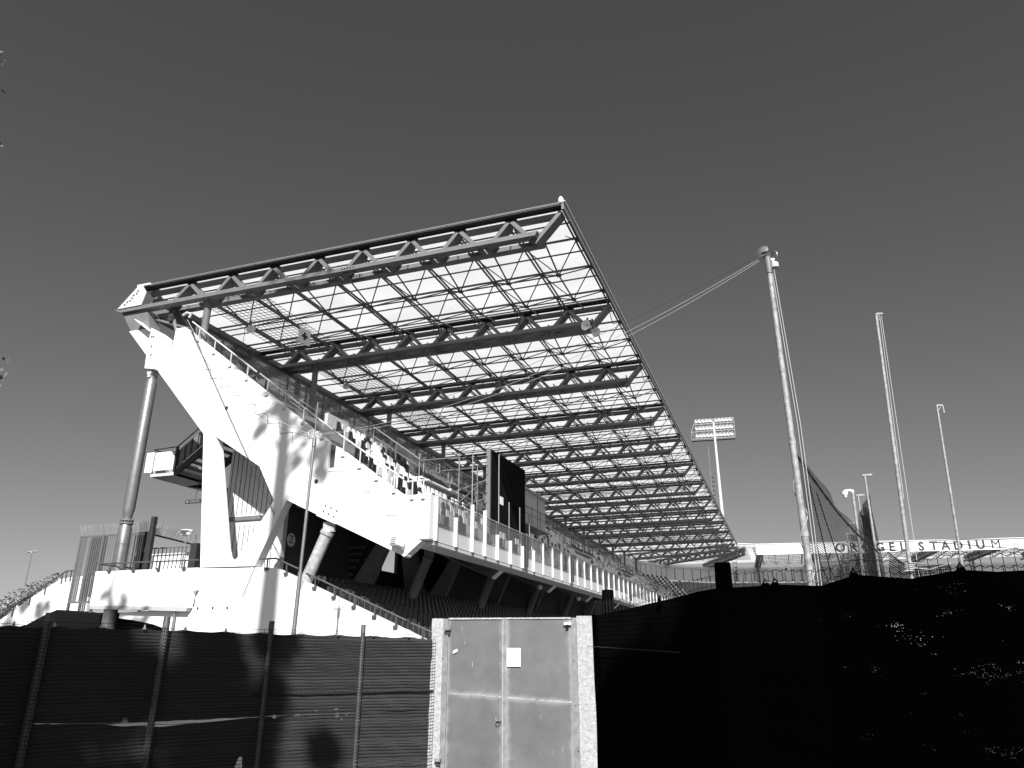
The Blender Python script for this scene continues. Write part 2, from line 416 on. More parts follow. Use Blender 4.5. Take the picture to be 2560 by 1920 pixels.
# base wall under the leg and the sloping wall of the lower tier, terrace box, step joints
base = [(-29.4, 0), (-29.4, 3.12), (-28.6, 3.05), (-27.2, 2.78), (-26.0, 2.6), (-25.9, 3.5), (-25.17, 5.24), (-21.05, 5.13), (-13.86, 2.19), (-12.6, 1.68), (-10.4, .8), (-10.4, 0)]
base = [(-25.6, 0), (-25.75, 2.2), (-26.3, 2.52), (-27.4, 2.83), (-28.6, 3.02), (-29.5, 3.12), (-29.5, 3.35), (-25.2, 3.55), (-25.2, 5.24), (-21.05, 5.13), (-13.86, 2.19), (-12.6, 1.68), (-10.4, .8), (-10.4, 0)]
part(MB().prismY(base, Y0+.006, Y0+.42), 'base_wall', M['white'])
t = MB(); A = PY(*z3(620, 1215), 27); B = PY(*z3(580, 1440), 27)
KT = 27.72/27
def sc_t(pts): return [(x*KT, 1.6+(z-1.6)*KT) for x, z in pts]
part(MB().prismY(sc_t([(-30.33, 5.18), (-30.31, 3.62), (-24.6, 3.45), (-24.53, 4.13), (-24.37, 4.2), (-24.37, 5.15)]), 27.72, 27.97), 'terrace_parapet', M['white'])
t = MB(); t.box(-31.1, -30.9, 27.97, 36, 3.68, 5.27); t.box(-30.9, -25.3, Y0+.43, 38, 3.75, 3.95)
part(t, 'terrace_floor', M['deck'])
part(MB().prismY(sc_t([(-30.3, 3.66), (-30.27, 3.50), (-24.72, 3.30), (-24.62, 3.48)]), 27.71, 27.96), 'terrace_edge_strip', M['wallg'])
t = MB()
for a, b in zip([(-28.9, 15.9), (-28.2, 15.86)], [(-28.2, 15.86), (-28.2, 15.3)]): t.bar((a[0], Y0, a[1]), (b[0], Y0, b[1]), .03, .012)
def stair_line(mb, x0, z0, n, tr, ri, dx=-.0):
    x, z = x0, z0
    for i in range(n):
        mb.bar((x, Y0, z), (x+tr, Y0, z-.02), .014, .026, (0, 1, 0)); mb.bar((x+tr, Y0, z-.02), (x+tr+.08, Y0, z-ri), .014, .026, (0, 1, 0))
        x += tr+.08; z -= ri
    return mb
part(stair_line(MB(), -27.75, 15.77, 9, .69, .555), 'step_joint', M['joint'])
part(stair_line(MB(), -18.75, 9.26, 7, .69, .537), 'step_joint', M['joint'])
t = MB(); t.bar((-25.2, Y0, 5.27), (-22.16, Y0, 5.23), .014, .035, (0, 1, 0))
part(t, 'base_joint', M['joint'])
t = MB()
for u, v in (zb(590, 1328), zc(143, 938)): p = PY(u, v, Y0); t.lathe(p, [(.1, .0), (.1, .03)], 14, (0, -1, 0))
part(t, 'drain_holes', M['ink'])
# bolts at the base wall and at strut plate
t = MB()
for x, y in [(1283, 1452), (1380, 1450), (1475, 1450)]: t.lathe(PY(*z3(x, y), Y0), [(.045, 0), (.045, .05)], 8, (0, -1, 0))
part(t, 'wall_bolts', M['steel_d'])
plate = [PY(*z4(*p), Y0) for p in [(392, 852), (515, 908), (563, 805), (450, 765)]]
part(MB().prismY([(p.x, p.z) for p in plate], Y0-.03, Y0-.001), 'strut_plate', M['white'])
t = MB()
for p in [(452, 788), (488, 803), (526, 822), (440, 823), (472, 841), (506, 858)]: t.lathe(PY(*z4(*p), Y0-.03), [(.04, 0), (.04, .05)], 6, (0, -1, 0))
part(t, 'plate_bolts', M['steel'])
t = MB()
t.box(-22.75, -22.45, Y0-.12, Y0+.0, .1, 3.7)
part(t, 'downpipe_casing', M['white'])
# box bracket on the top corner
t = MB()
br = [PY(*z1(*p), 27.75) for p in [(430, 1045), (490, 1090), (455, 1360), (378, 1355), (390, 1270)]]
t.prismY([(p.x, p.z) for p in br], 27.7, 28.7)
part(t, 'corner_bracket', M['white'])
t = MB()
for p in [(430, 1110), (445, 1112), (430, 1185), (425, 1250)]: t.lathe(PY(*z1(*p), 27.7), [(.05, 0), (.05, .05)], 6, (0, -1, 0))
part(t, 'bracket_bolts', M['steel'])
sg = [PY(*z1(*p), 28.6) for p in [(485, 1085), (540, 1125), (520, 1170), (480, 1150)]]
part(MB().prismY([(p.x, p.z) for p in sg], 28.5, 28.6), 'corner_box', M['signg'])

# --- tall round steel column at the left end
def vtube(name, x, y, zs, m, n=20, label=None, parent=ST):
    t = MB()
    t.path([(x, y, z) for z, r in zs], [r for z, r in zs], n)
    return part(t, name, m, label, parent, True)
cx = -30.16
c = thing('steel_column', 'tall round galvanised steel column propping the left corner of the grandstand', 'column', loc=(cx, 28.1, 0))
def cpart(t, n, m):
    o = t.build(n, m, c, True); o.location = (-cx, -28.1, 0); return o
zs = [(8.15, .31), (8.16, .34)]; z = 8.16
cpart(MB().path([(cx, 28.1, 7.85), (cx, 28.1, 8.1), (cx, 28.1, 8.3), (cx, 28.1, 14.9), (cx, 28.1, 15.1), (cx, 28.1, 15.25)], [.2, .24, .285, .285, .24, .16], 24), 'upper_tube', M['galv'])
cpart(MB().path([(cx, 28.1, 0), (cx, 28.1, 7.3), (cx, 28.1, 7.55)], [.315, .30, .24], 24), 'lower_tube', M['galv'])
t = MB(); t.path([(cx, 28.1, 7.55), (cx, 28.1, 7.62)], .31, 24); t.path([(cx, 28.1, 7.70), (cx, 28.1, 7.77)], .31, 24); t.path([(cx, 28.1, 7.5), (cx, 28.1, 7.9)], .2, 12)
for k in range(12):
    a = k*math.pi/6; t.tube((cx+.28*math.cos(a), 28.1+.28*math.sin(a), 7.52), (cx+.28*math.cos(a), 28.1+.28*math.sin(a), 7.81), .022, 6)
cpart(t, 'flange_joint', M['steel'])
t = MB()
for z in (6.55, 9.9, 11.6, 13.2, 14.3): t.path([(cx, 28.1, z), (cx, 28.1, z+.02)], (.291 if z > 7 else .312), 24)
cpart(t, 'weld_rings', M['steel'])
t = MB(); t.box(cx-.09, cx+.09, 27.85, 28.35, 15.2, 15.75); t.lathe((cx, 27.84, 15.45), [(.14, 0), (.14, .5)], 14, (0, 1, 0))
cpart(t, 'head_pin', M['rail'])

# --- inclined round struts and repeated raker frames under the tiers
frame_poly = [[(-28.98, 16.0), (-28.2, 15.2), (-18.7, 8.35), (-14.9, 6.0), (-14.04, 6.01), (-14.76, 5.38), (-20.84, 8.13), (-22.16, 5.25), (-25.17, 5.25), (-26.12, 11.75), (-29.9, 15.7)],
              hole]
def strut(y, m, nm='inclined_strut'):
    t = MB(); a = Vector((-18.62, y, 6.75)); b = Vector((-19.75, y, 4.1))
    t.path([b, b+(a-b)*.9], .27, 16); t.path([b+(a-b)*.9, b+(a-b)*.955], [.31, .31], 16); t.path([b+(a-b)*.955, a], [.16, .1], 10)
    t.box(a.x-.28, a.x+.28, y-.07, y+.07, 6.6, 7.05)
    return part(t, nm, m, smooth=True)
strut(28.25, M['strutm'])
fr = None
for k in range(1, 9):
    y = Y0+BAY*k
    if fr is None:
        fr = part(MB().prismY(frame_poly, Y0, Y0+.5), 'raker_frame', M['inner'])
    else:
        o = fr.copy(); COL.objects.link(o); o.parent = ST; o.location = fr.location.copy(); fr2 = o
        o.location.y += BAY*(k-1)
    if k == 1: fr.location.y += BAY
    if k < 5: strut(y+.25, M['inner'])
fr.location.y = -28+BAY
# corrected: each copy sits one bay further along
# --- upper terrace deck (stepped), upper back walkway
TR, RI = .77, .58
def deck_profile():
    top = []; x = -14.4; z = 6.85
    pts = [(-13.75, 6.85)]
    for i in range(17):
        pts.append((x, z)); z += RI if i < 10 else .42; pts.append((x, z)); x -= TR
    pts.append((-28.3, z)); return pts, z
prof, ztop = deck_profile()
under = [(-28.3, 15.4), (-27.6, 15.2), (-14.6, 6.05), (-13.75, 6.05)]
part(MB().prismY(prof+under, Y0+.5, YEND), 'upper_seating_deck', M['deck'])
def row_z(i): return 6.85+RI*i
def row_x(i): return -14.4-TR*(i-1)-.35 if i else -14.05
# soffit edge beam
t = MB(); t.prismY([(-13.62, 6.03), (-14.06, 6.0), (-14.76, 5.9), (-14.76, 6.04)], Y0+.5, YEND)
part(t, 'soffit_edge', M['soffit'])
t = MB()
t.prismY([(-13.63, 6.0), (-13.63, 5.86), (-14.2, 5.72), (-20.6, 7.9), (-20.6, 8.05), (-14.2, 5.99)], Y0+.5, YEND)
part(t, 'upper_tier_soffit', M['soffit'])
for k in range(0, 11):
    y = Y0+BAY*k
    if k:
        t = MB(); t.prismY([(-13.95, 5.98), (-14.72, 5.36), (-20.84, 8.05), (-16.0, 7.2)], y, y+.5)
        part(t, 'corbel', M['soffit'])
    t = MB(); a = Vector((-13.98, y+.25, 5.97)); b = Vector((-14.74, y+.25, 5.36)); t.bar(a, b, .52, .05, (0, 1, 0))
    part(t, 'corbel_nose', M['white'])
# bulkhead lamps on the corbels
for (u, v), dl in ((z6(1503, 1495), 'second'), (z6(2003, 1643), 'third')):
    p = PX(u, v, -15.0)
    L = thing('bulkhead_lamp', 'round frosted lamp under the %s corbel of the upper tier front' % dl, 'lamp', 'round lamps under the tier', loc=p)
    MB().lathe((0, 0, 0), [(.02, -.16), (.12, -.13), (.17, 0), (.15, .1), (.08, .15)], 14).build('glass_globe', M['bulb'], L, True)
    MB().box(-.1, .1, -.1, .1, .13, .35).build('bracket', M['steel'], L)

# --- lower tier deck
lp = [(-21.2, 4.4)]; x = -20.6; z = 4.4
pr = [(-24.5, 4.4), (x, z)]
LTR, LRI = .8, .33
for i in range(13):
    z -= LRI; pr.append((x, z)); x += LTR; pr.append((x, z))
pr += [(x, 0), (-24.5, 0)]
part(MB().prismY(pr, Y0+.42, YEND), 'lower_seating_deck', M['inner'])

# --- concession wall behind the opening, Z wall, back walls
t = MB(); t.box(-26.35, -22.86, 30.5, 30.7, 5.0, 7.82); t.box(-26.35, -22.86, 30.5, 30.7, 8.02, 12.0)
part(t, 'concession_wall', M['panel'], 'pale ribbed wall panels behind the big opening')
t = MB()
for i in range(12):
    x = -26.2+i*.29
    t.box(x, x+.03, 30.485, 30.5, 8.1, 12.0); t.box(x, x+.03, 30.485, 30.5, 5.0, 7.6)
part(t, 'panel_ribs', M['dark'])
part(MB().box(-26.36, -22.85, 30.40, 30.75, 7.82, 8.02), 'panel_ledge', M['steel'])
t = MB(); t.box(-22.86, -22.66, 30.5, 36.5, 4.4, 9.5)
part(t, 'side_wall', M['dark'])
t = MB(); t.box(-22.95, -22.65, 30.42, 30.72, 4.4, 9.5)
part(t, 'corner_post', M['panel'])
GA = PX(956, 1400, -26.35).y; GB = PX(994, 1400, -26.35).y; print('gap', GA, GB)
t = MB(); t.box(-26.6, -26.35, 31.5, 130, 4.4, 7.0)
t.box(-26.6, -26.35, 31.0, 37.2, 7.0, 12.5)
t.box(-26.6, -26.35, 40.5, GA, 7.0, 12.5); t.box(-26.6, -26.35, GB, 130, 7.0, 12.5)
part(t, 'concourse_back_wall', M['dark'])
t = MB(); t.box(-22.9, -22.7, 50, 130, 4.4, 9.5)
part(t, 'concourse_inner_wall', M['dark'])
# stair flight inside the concourse
t = MB()
for i in range(8): t.box(-25.8, -23.2, 36.8+i*.3, 37.1+i*.3, 4.5+i*.42, 4.6+i*.42)
part(t, 'inner_stair', M['inner'])

# --- fascia: panels, fins, glass
FX = -13.65
fin_y = [28.55, 30.64, 32.56, 34.18, 35.93, 37.9, 39.9, 41.9, 43.9, 45.9]
while fin_y[-1] < YEND-3: fin_y.append(fin_y[-1]+2.03)
prev = 28.5
for i, y in enumerate(fin_y):
    # a fin: tall white post plate standing proud of the front
    if i < 60:
        t = MB()
        zt_ = 8.25 if i in (2, 3) else (7.9 if i == 0 or i > 7 else 7.28+.06*math.sin(i*7))
        t.prismX([(y-.05, 6.02), (y+.05, 6.02), (y+.05, zt_), (y-.05, zt_)], FX-.02, FX+(.15 if i < 8 else .085))
        t.v[-8:] = t.v[-8:]
        part(t, 'front_fin', M['fpanel'])
    if i+1 < len(fin_y):
        y2 = fin_y[i+1]
        part(MB().box(FX-.12, FX, y+.06, y2-.06, 6.03, 6.62), 'fascia_panel', M['fpanel'])
        t = MB(); t.box(FX-.05, FX-.03, y+.09, y2-.09, 6.66, 7.95)
        part(t, 'glass_panel', M['glass'])
        t = MB(); t.box(FX-.08, FX, y+.05, y2-.05, 6.615, 6.66)
        part(t, 'glass_sill', M['rail'])
        part(MB().tube((FX-.02, y+.05, 7.97), (FX-.02, y2-.05, 7.97), .022, 6), 'front_handrail', M['rail'])
part(MB().box(FX-.14, FX-.121, Y0+.5, YEND, 6.03, 6.64), 'fascia_backing', M['deck'])
for i, y in enumerate(fin_y[:46]): part(MB().box(FX-.02, FX+.01, y-.04, y-.0, 6.3, 7.95), 'glass_post', M['steel'])
for y in (40.2, 50.0, 60.2, 70.4): part(MB().tube((FX+.2, y, 6.1), (FX+.2, y, 7.8), .11, 10), 'downpipe', M['steel_d'], smooth=True)
# end fin pair next to the corner
part(MB().box(FX-.1, FX+.02, 28.5, 28.72, 6.03, 7.9), 'corner_post', M['white'])
# tall thin poles standing on the front
for u, v0, v1, X in ((620, -230, 440, -13.75), (965, -230, 680, -13.75), (1100, 390, 750, -13.75), (1240, 460, 900, -13.75), (1365, 540, 900, -13.75), (1475, 245, 920, -13.75)):
    a = PX(*z6(u, v0), X); b = PX(*z6(u+2, v1), X)
    part(MB().tube((b.x, b.y, 7.4), (b.x, b.y, a.z), .03, 8), 'safety_net_pole', M['pgrey'], smooth=True)

# --- handrails on the end wall and on the lower walls
def handrail(pts, h_posts, r=.04, m='rail', name='handrail', drop=.75, foot=True):
    t = MB(); t.path(pts, r, 8)
    for p in h_posts:
        p = Vector(p); t.box(p.x-.025, p.x+.025, p.y-.02, p.y+.02, p.z-drop, p.z)
        if foot: t.box(p.x-.09, p.x+.09, p.y-.07, p.y+.02, p.z-drop-.08, p.z-drop+.04)
    return part(t, name, M[m], smooth=False)
yR = Y0-.02
def along(a, b, n): return [a+(b-a)*((i+.5)/n) for i in range(n)]
for a, b, n, d in ((zb(120, 135), zb(1010, 830), 4, .72), (zb(1050, 850), zb(2060, 1630), 4, .72), (zc(375, 372), zc(1150, 912), 4, .8), (zc(1190, 940), zc(1445, 920), 2, .72)):
    A, B = PY(*a, yR), PY(*b, yR); handrail([A, B], along(A, B, n), drop=d)
for a, b, n in ((z4(25, 1135), z4(130, 1130), 1), (z4(130, 1130), z4(275, 1197), 1), (z4(325, 1225), z4(978, 1533), 5), (z4(1003, 1548), z4(1160, 1617), 1)):
    A, B = PY(*a, yR), PY(*b, yR); handrail([A, B], along(A, B, n), m='tube', drop=.42, r=.035)
for (x0, z0), (x1, z1_), n in (((640, 1165), (1285, 1140), 4),):
    A, B = PY(*z3(x0, z0), 27.68), PY(*z3(x1, z1_), 27.68); handrail([A, B], along(A, B, n), m='tube', drop=.33, r=.035)
A = Vector((-31.0, 27.8, 5.62)); B = Vector((-31.0, 35, 5.62)); handrail([A, B], along(A, B, 4), m='tube', drop=.4, r=.035)

# --- back glass screen of the upper tier
t = MB(); t.box(-28.21, -28.19, 28.6, YEND, 16.75, 18.12); part(t, 'back_glass', M['glass_b'])
t = MB()
y = 28.6
while y < 110: t.box(-28.26, -28.14, y, y+.08, 16.4, 18.15); y += 2.03
t.box(-28.24, -28.16, 28.6, YEND, 18.12, 18.17); t.box(-28.22, -28.18, 28.6, YEND, 17.4, 17.43)
part(t, 'back_glass_posts', M['steel'])
part(MB().box(-28.5, -28.3, 28.5, YEND, 15.3, 16.75), 'back_parapet', M['wallg'])

# --- vomitories with platforms and tube railings
def tube_rail(t, pts, h=1.05, r=.032, mid=True, every=1.6):
    pts = [Vector(p) for p in pts]; up = Vector((0, 0, h))
    t.path([pts[0]]+[p+up-(Vector((0, 0, .12)) if i in (0,) else Vector()) for i, p in enumerate(pts)]+[pts[-1]], r, 6)
    for a, b in zip(pts, pts[1:]):
        if mid: t.tube(a+up*.5, b+up*.5, r*.75, 5)
        n = max(1, int((b-a).length/every))
        for i in range(1, n): q = a+(b-a)*(i/n); t.tube(q, q+up, r*.75, 5)
VOMS = (34.6, 65.0, 85.3, 105.6, 125.9)
def vomitory(y0):
    y1 = y0+6.6; ym = y0+3.25; zf_ = 10.25; xf = -17.5
    t = MB(); t.box(xf-.2, xf, y0, y1, 8.6, zf_)
    part(t, 'vomitory_wall', M['wallg'])
    for ys in (y0, y1-.18): part(MB().prismY([(xf-.2, 8.6), (xf-.2, zf_), (-20.4, 12.4), (-20.4, 10.4)], ys, ys+.18), 'vomitory_wall', M['wallg'])
    part(MB().box(-20.6, -20.4, y0, y1, 10.4, 12.3), 'vomitory_wall', M['wallg'])
    for a_, b_, dx in ((y0-.15, ym, 0), (ym+.02, y1+.2, .12)):
        part(MB().box(xf-.55, xf+.22+dx, a_, b_, zf_, zf_+.1), 'platform_slab', M['white'])
        part(MB().box(xf+.18+dx, xf+.23+dx, a_, b_, zf_+.1, zf_+.34), 'platform_kickboard', M['steel_d'])
    for pts_ in ([(xf+.2, y0, zf_+.1), (xf+.2, ym-.1, zf_+.1)], [(xf+.3, ym+.2, zf_+.1), (xf+.3, y1+.1, zf_+.1)], [(xf, y0-.1, zf_+.1), (-20.4, y0-.1, 12.3)], [(xf, y1+.15, zf_+.1), (-20.4, y1+.15, 12.3)]):
        t = MB(); tube_rail(t, pts_, every=1.2, r=.04); part(t, 'platform_railing', M['rail_d'])
    for i in range(9): part(MB().box(-20.38, -20.34, y0+1.6+i*.17, y0+1.64+i*.17, 10.6, 12.7), 'gate_bar', M['steel_d'])
for yy in VOMS: vomitory(yy)
# wall behind the last row of seats
part(MB().box(-22.35, -22.15, 32.6, YEND, 11.8, 13.8), 'walkway_wall', M['wallg'])
part(MB().box(-22.1, -21.9, 40.2, 42.4, 11.8, 14.0), 'exit_block', M['wallg'])
# small top landing rails by the corner
t = MB()
tube_rail(t, [(-27.0, 32.4, 16.0), (-27.0, 36.6, 16.0)]); tube_rail(t, [(-25.6, 33.2, 14.8), (-23.4, 33.2, 13.2)], every=1.2)
tube_rail(t, [(-24.6, 34.4, 14.3), (-24.6, 38.6, 14.3)])
part(t, 'upper_landing_railing', M['rail_d'])
part(MB().box(-24.9, -24.3, 34.2, 38.8, 14.1, 14.3), 'upper_landing_slab', M['steel_d'])
# ============================================================ ROOF
EX = -7.55; ZTOP = 20.78
tops = [-7.65, -10.15, -12.76, -15.3, -17.99, -20.6, -23.34, -26.0, -28.75]
bots = [(-8.95)]+[(tops[i]+tops[i+1])/2 for i in range(1, 8)]+[-30.3]
bots = [(tops[i]+tops[i+1])/2 for i in range(8)]+[-30.3]
def truss_parts(y, k):
    R0 = thing('tmp', None, None); COL.objects.unlink(R0); bpy.data.objects.remove(R0)
    tr = bpy.data.objects.new('roof_truss', None); COL.objects.link(tr); tr.parent = ST; tr.location = Vector((-20, y, 19.2))-Vector(ST.location)
    def sub(t, n, m, kind=None):
        o = t.build(n, m, tr); o.location = -Vector((-20, y, 19.2)); return tag(o, kind=kind)
    t = MB(); t.path([(-31.6, y, 20.56), (-7.75, y, 20.56)], .165, 14); sub(t, 'top_chord', M['steel'])
    t = MB(); t.box(-31.9, -7.56, y-.56, y-.20, 20.755, 20.80); t.box(-31.9, -7.56, y-.22, y-.20, 20.70, 20.755); t.box(-31.9, -7.56, y-.56, y-.53, 20.80, 20.835)
    sub(t, 'edge_purlin', M['steel_d'])
    for yy, xe in ((y-.43, -8.70), (y+.43, -8.62)):
        t = MB(); t.prismY([(-33.5, 19.60), (-33.05, 19.38), (xe-.12, 19.38), (xe, 19.60)], yy-.215, yy+.215)
        sub(t, 'bottom_chord', M['steel'])
    def diag(t, a, b): t.bar((a[0], y, a[1]), (b[0], y, b[1]), .60, .19, (0, 1, 0))
    ds = []
    for i in range(9):
        tx = tops[i]
        if i == 0: ds.append(((tx-.02, 20.62), (-8.95, 19.22)))
        else:
            ds.append(((tx-.08, 20.56), (bots[i]+.10, 19.32))); ds.append(((tx+.08, 20.56), (bots[i-1]-.10, 19.32)))
    if k < 5:
        for a, b in ds: sub(diag(MB(), a, b) or _mb(a, b, y), 'diagonal', M['steel'])
    else:
        t = MB()
        for a, b in ds: t.bar((a[0], y, a[1]), (b[0], y, b[1]), .60, .19, (0, 1, 0))
        sub(t, 'diagonals', M['steel'], 'stuff')
    if k < 4:
        for tx in tops[1:]: sub(MB().box(tx-.3, tx+.3, y-.22, y+.22, 20.70, 20.73), 'gusset_plate', M['steel'])
        t = MB()
        for yy in (y-.43, y+.43):
            for i in range(5): t.box(-18.9+i*.16, -18.9+i*.16+.07, yy-.235, yy-.216, 19.46, 19.52); t.box(-18.9+i*.16, -18.9+i*.16+.07, yy-.1, yy+.02, 19.36, 19.379)
        sub(t, 'splice_bolts', M['ink'], 'stuff')
    return tr
def _mb(a, b, y): t = MB(); t.bar((a[0], y, a[1]), (b[0], y, b[1]), .60, .19, (0, 1, 0)); return t
for k, y in enumerate(YT):
    truss_parts(y, k)
    t = MB(); t.path([(-27.55, y, 15.9), (-27.55, y, 19.1), (-27.55, y, 19.37)], [.19, .19, .30], 14)
    part(t, 'roof_column', M['steel'], smooth=True)
    t = MB(); t.tube((-28.3, y, 15.4), (-29.9, y, 19.0), .09, 8); t.tube((-28.3, y+.05, 17.9), (-31.5, y, 19.1), .07, 8)
    part(t, 'back_stay', M['steel'])
# left end gusset of the first truss and its bearing plates
t = MB(); yb = YT[0]
gp = [(-32.05, 20.8), (-31.7, 20.8), (-31.35, 20.35), (-31.55, 19.6), (-33.25, 19.6)]
part(t.prismY(gp, yb-.70, yb-.66), 'end_gusset', M['rail'])
part(MB().prismY(gp, yb+.66, yb+.70), 'end_gusset', M['steel'])
for gx, gz in ((-32.75, 19.78), (-32.6, 19.92), (-32.42, 19.98), (-32.3, 20.12), (-32.22, 20.28), (-32.02, 20.36), (-31.95, 20.5)):
    part(MB().box(gx-.05, gx+.04, yb-.72, yb-.70, gz-.04, gz+.04), 'gusset_hole', M['ink'])
part(MB().prismY([(-33.05, 19.37), (-32.2, 18.18), (-30.9, 18.18), (-31.3, 19.37)], yb-.45, yb+.3), 'bearing_block', M['steel'])
part(MB().box(-32.1, -31.2, yb-.7, yb+.4, 20.8, 20.9), 'end_cap', M['white'])
t = MB(); t.bar(PY(*z1(325, 990), 27.8), PY(*z1(435, 1080), 27.8), .5, .03, (0, 1, 0)); part(t, 'bearing_plate', M['white'])
# space frame between the trusses
for k in range(NT-1):
    y0, y1 = YT[k], YT[k+1]; c_ = (y0+y1)/2-.05
    ty = [c_-2.88, c_, c_+2.88]; by = [c_-1.44, c_+1.44]
    tx = [EX-.0]+[-10.2-2.69*i for i in range(8)]; bx = [-8.92-2.69*i for i in range(8)]
    t = MB(); far = k > 5; n_ = 4 if far else 5
    for yy in ty: t.box(-31.5, EX, yy-.05, yy+.05, 20.52, 20.60)
    for yy in (y0+.9, c_-1.4, c_+1.4, y1-1.0): t.box(-31.5, EX, yy-.03, yy+.03, 20.66, 20.72)
    part(t, 'purlins', M['tube'])
    t = MB()
    for xx in tx:
        for o_ in (-.09, .09): t.box(xx+o_-.035, xx+o_+.035, y0+.3, y1-.55, 20.42, 20.50)
    for yy in by: t.tube((-31.0, yy, 19.5), (bx[0], yy, 19.5), .040, n_)
    for xx in bx: t.path([(xx, y0+.5, 20.2), (xx, by[0], 19.5), (xx, by[1], 19.5), (xx, y1-.5, 20.2)], .043, n_)
    for xx in bx:
        for yy in by:
            for dx in (-1.34, 1.34):
                for dy in (-1.44, 1.44):
                    if xx+dx > EX+.1: continue
                    t.tube((xx, yy, 19.5), (xx+dx, yy+dy, 20.48), .034, 4)
        for s, yy, ye in ((1, by[0], y0), (-1, by[1], y1)):
            for dx in (-1.34, 1.34): t.tube((xx+dx, (ty[0] if s > 0 else ty[2]), 20.45), (xx+dx, ye, 19.45), .022, 4)
    for xx in bx:
        for yy in by: t.lathe((xx, yy, 19.5), [(.08, -.07), (.16, -.03), (.16, .03), (.08, .07)], 8)
    for xx in tx:
        for yy in ty: t.box(xx-.1, xx+.1, yy-.1, yy+.1, 20.38, 20.52)
    part(t, 'space_frame', M['tube'])
    t = MB(); ys = y0-.5 if k == 0 else y0-.28
    t.box(-31.9, EX+.06, (y0-.55 if k == 0 else y0-.27), y1-.27, 20.84, 20.875)
    part(t, 'roof_sheet', M['roof'])
# fine service mesh below the back of the roof
t = MB()
for k in range(3):
    y0 = YT[k]+.9
    for i in range(26): t.box(-29.4, -25.3, y0+i*.33, y0+i*.33+.022, 20.25, 20.272)
    for i in range(13): t.box(-29.4+i*.33, -29.38+i*.33, y0, y0+8.4, 20.275, 20.297)
part(t, 'service_mesh', M['tube'])
t = MB(); t.box(-7.56, -7.44, YT[0]-.6, YEND+2, 20.50, 20.90); part(t, 'roof_edge_beam', M['steel'])
t = MB(); t.box(-7.60, -7.38, YT[0]-.62, YEND+2, 20.90, 20.93); part(t, 'roof_edge_flashing', M['white'])
t = MB(); t.box(-31.9, -7.40, YT[0]-.62, YT[0]-.58, 20.845, 20.885); part(t, 'roof_end_flashing', M['pgrey'])
t = MB(); t.box(-30.0, -29.7, YT[0]-.2, YEND, 18.6, 19.3); t.box(-31.9, -31.7, YT[0]+1, YEND, 19.3, 20.8); part(t, 'roof_back_beam', M['steel_d'])
t = MB(); t.lathe((-7.6, YT[0]-.5, 20.93), [(.12, 0), (.12, .18), (.05, .3)], 8); part(t, 'corner_finial', M['white'])

# things hanging under the roof
def cross_sign(name, c_, xd, yd, s, label):
    o = thing(name, label, 'sign', loc=c_)
    x = Vector(xd).normalized()*s/2; z = Vector((0, 0, s/2)); n_ = x.cross(z).normalized()*.02
    def quad(mb, cx_, cz_, hx, hz, off):
        vs = []
        for o2 in (off, off*.2):
            for i, j in ((-1, -1), (1, -1), (1, 1), (-1, 1)): vs.append(x*(cx_+hx*i)+z*(cz_+hz*j)+n_*o2)
        mb.add(vs, [(0, 1, 2, 3), (7, 6, 5, 4), (0, 4, 5, 1), (1, 5, 6, 2), (2, 6, 7, 3), (3, 7, 4, 0)])
    t = MB(); quad(t, 0, 0, 1, 1, 1); quad(t, 0, 0, 1, 1, -1); t.build('board', M['signw'], o)
    t = MB()
    for sg_ in (1.6, -1.6): quad(t, 0, 0, .5, .17, sg_); quad(t, 0, 0, .17, .5, sg_*1.04)
    t.build('cross', M['ink'], o)
    t = MB(); t.tube(z*1.0, z*1.0+Vector((0, 0, .6)), .012, 5); t.build('hanger', M['steel_d'], o)
    return o
pc = PZ(*zb(1665, 338), 19.15)
cross_sign('first_aid_sign', pc, (.15, 1, 0), None, .95, 'square white first aid sign with a dark cross hanging under the near roof bay')
# horn speakers at truss tips
def horn(p, label, s=1.0, d=(.6, -1, -.5)):
    o = thing('horn_speaker', label, 'speaker', 'horn speakers under the roof', loc=p); d = Vector(d)
    MB().lathe((0, 0, 0), [(.05*s, -.3*s), (.09*s, -.2*s), (.12*s, 0), (.26*s, .18*s), (.28*s, .2*s), (.2*s, .18*s), (.06*s, .02*s)], 14, d).build('horn', M['lampw'], o, True)
    MB().box(-.05, .05, -.05, .05, 0, .45*s).build('bracket', M['steel'], o)
horn((-8.85, YT[1]-.95, 19.1), 'white horn speaker at the pitch end of the second roof truss, facing left', 1.1, (-.4, -1, -.1))
horn((-8.55, YT[1]-.6, 18.85), 'white horn speaker hanging lowest at the pitch end of the second roof truss', 1.0, (.7, -.6, -.6))
horn((-26.8, 31.1, 18.9), 'dark horn speaker high at the back of the nearest roof bay', .9, (.6, -.3, -.8)).__class__
horn((-26.8, 41.2, 18.9), 'small horn speaker at the back of the second roof bay', .9, (.6, -.3, -.8))
for p, l in ((PZ(*z2(545, 1308), 19.0), 'second truss'), (PZ(*z5(58, 312), 19.0), 'third truss'), (PZ(*z5(625, 785), 19.0), 'sixth truss')):
    o = thing('roof_lamp', 'small round white lamp hung just beyond the %s' % l, 'lamp', 'small lamps under the roof', loc=p)
    MB().lathe((0, 0, 0), [(.02, -.2), (.16, -.14), (.22, 0), (.14, .08), (.05, .12)], 12).build('globe', M['bulb'], o, True)
    MB().tube((0, 0, .1), (0, 0, .5), .015, 5).build('stem', M['steel_d'], o)

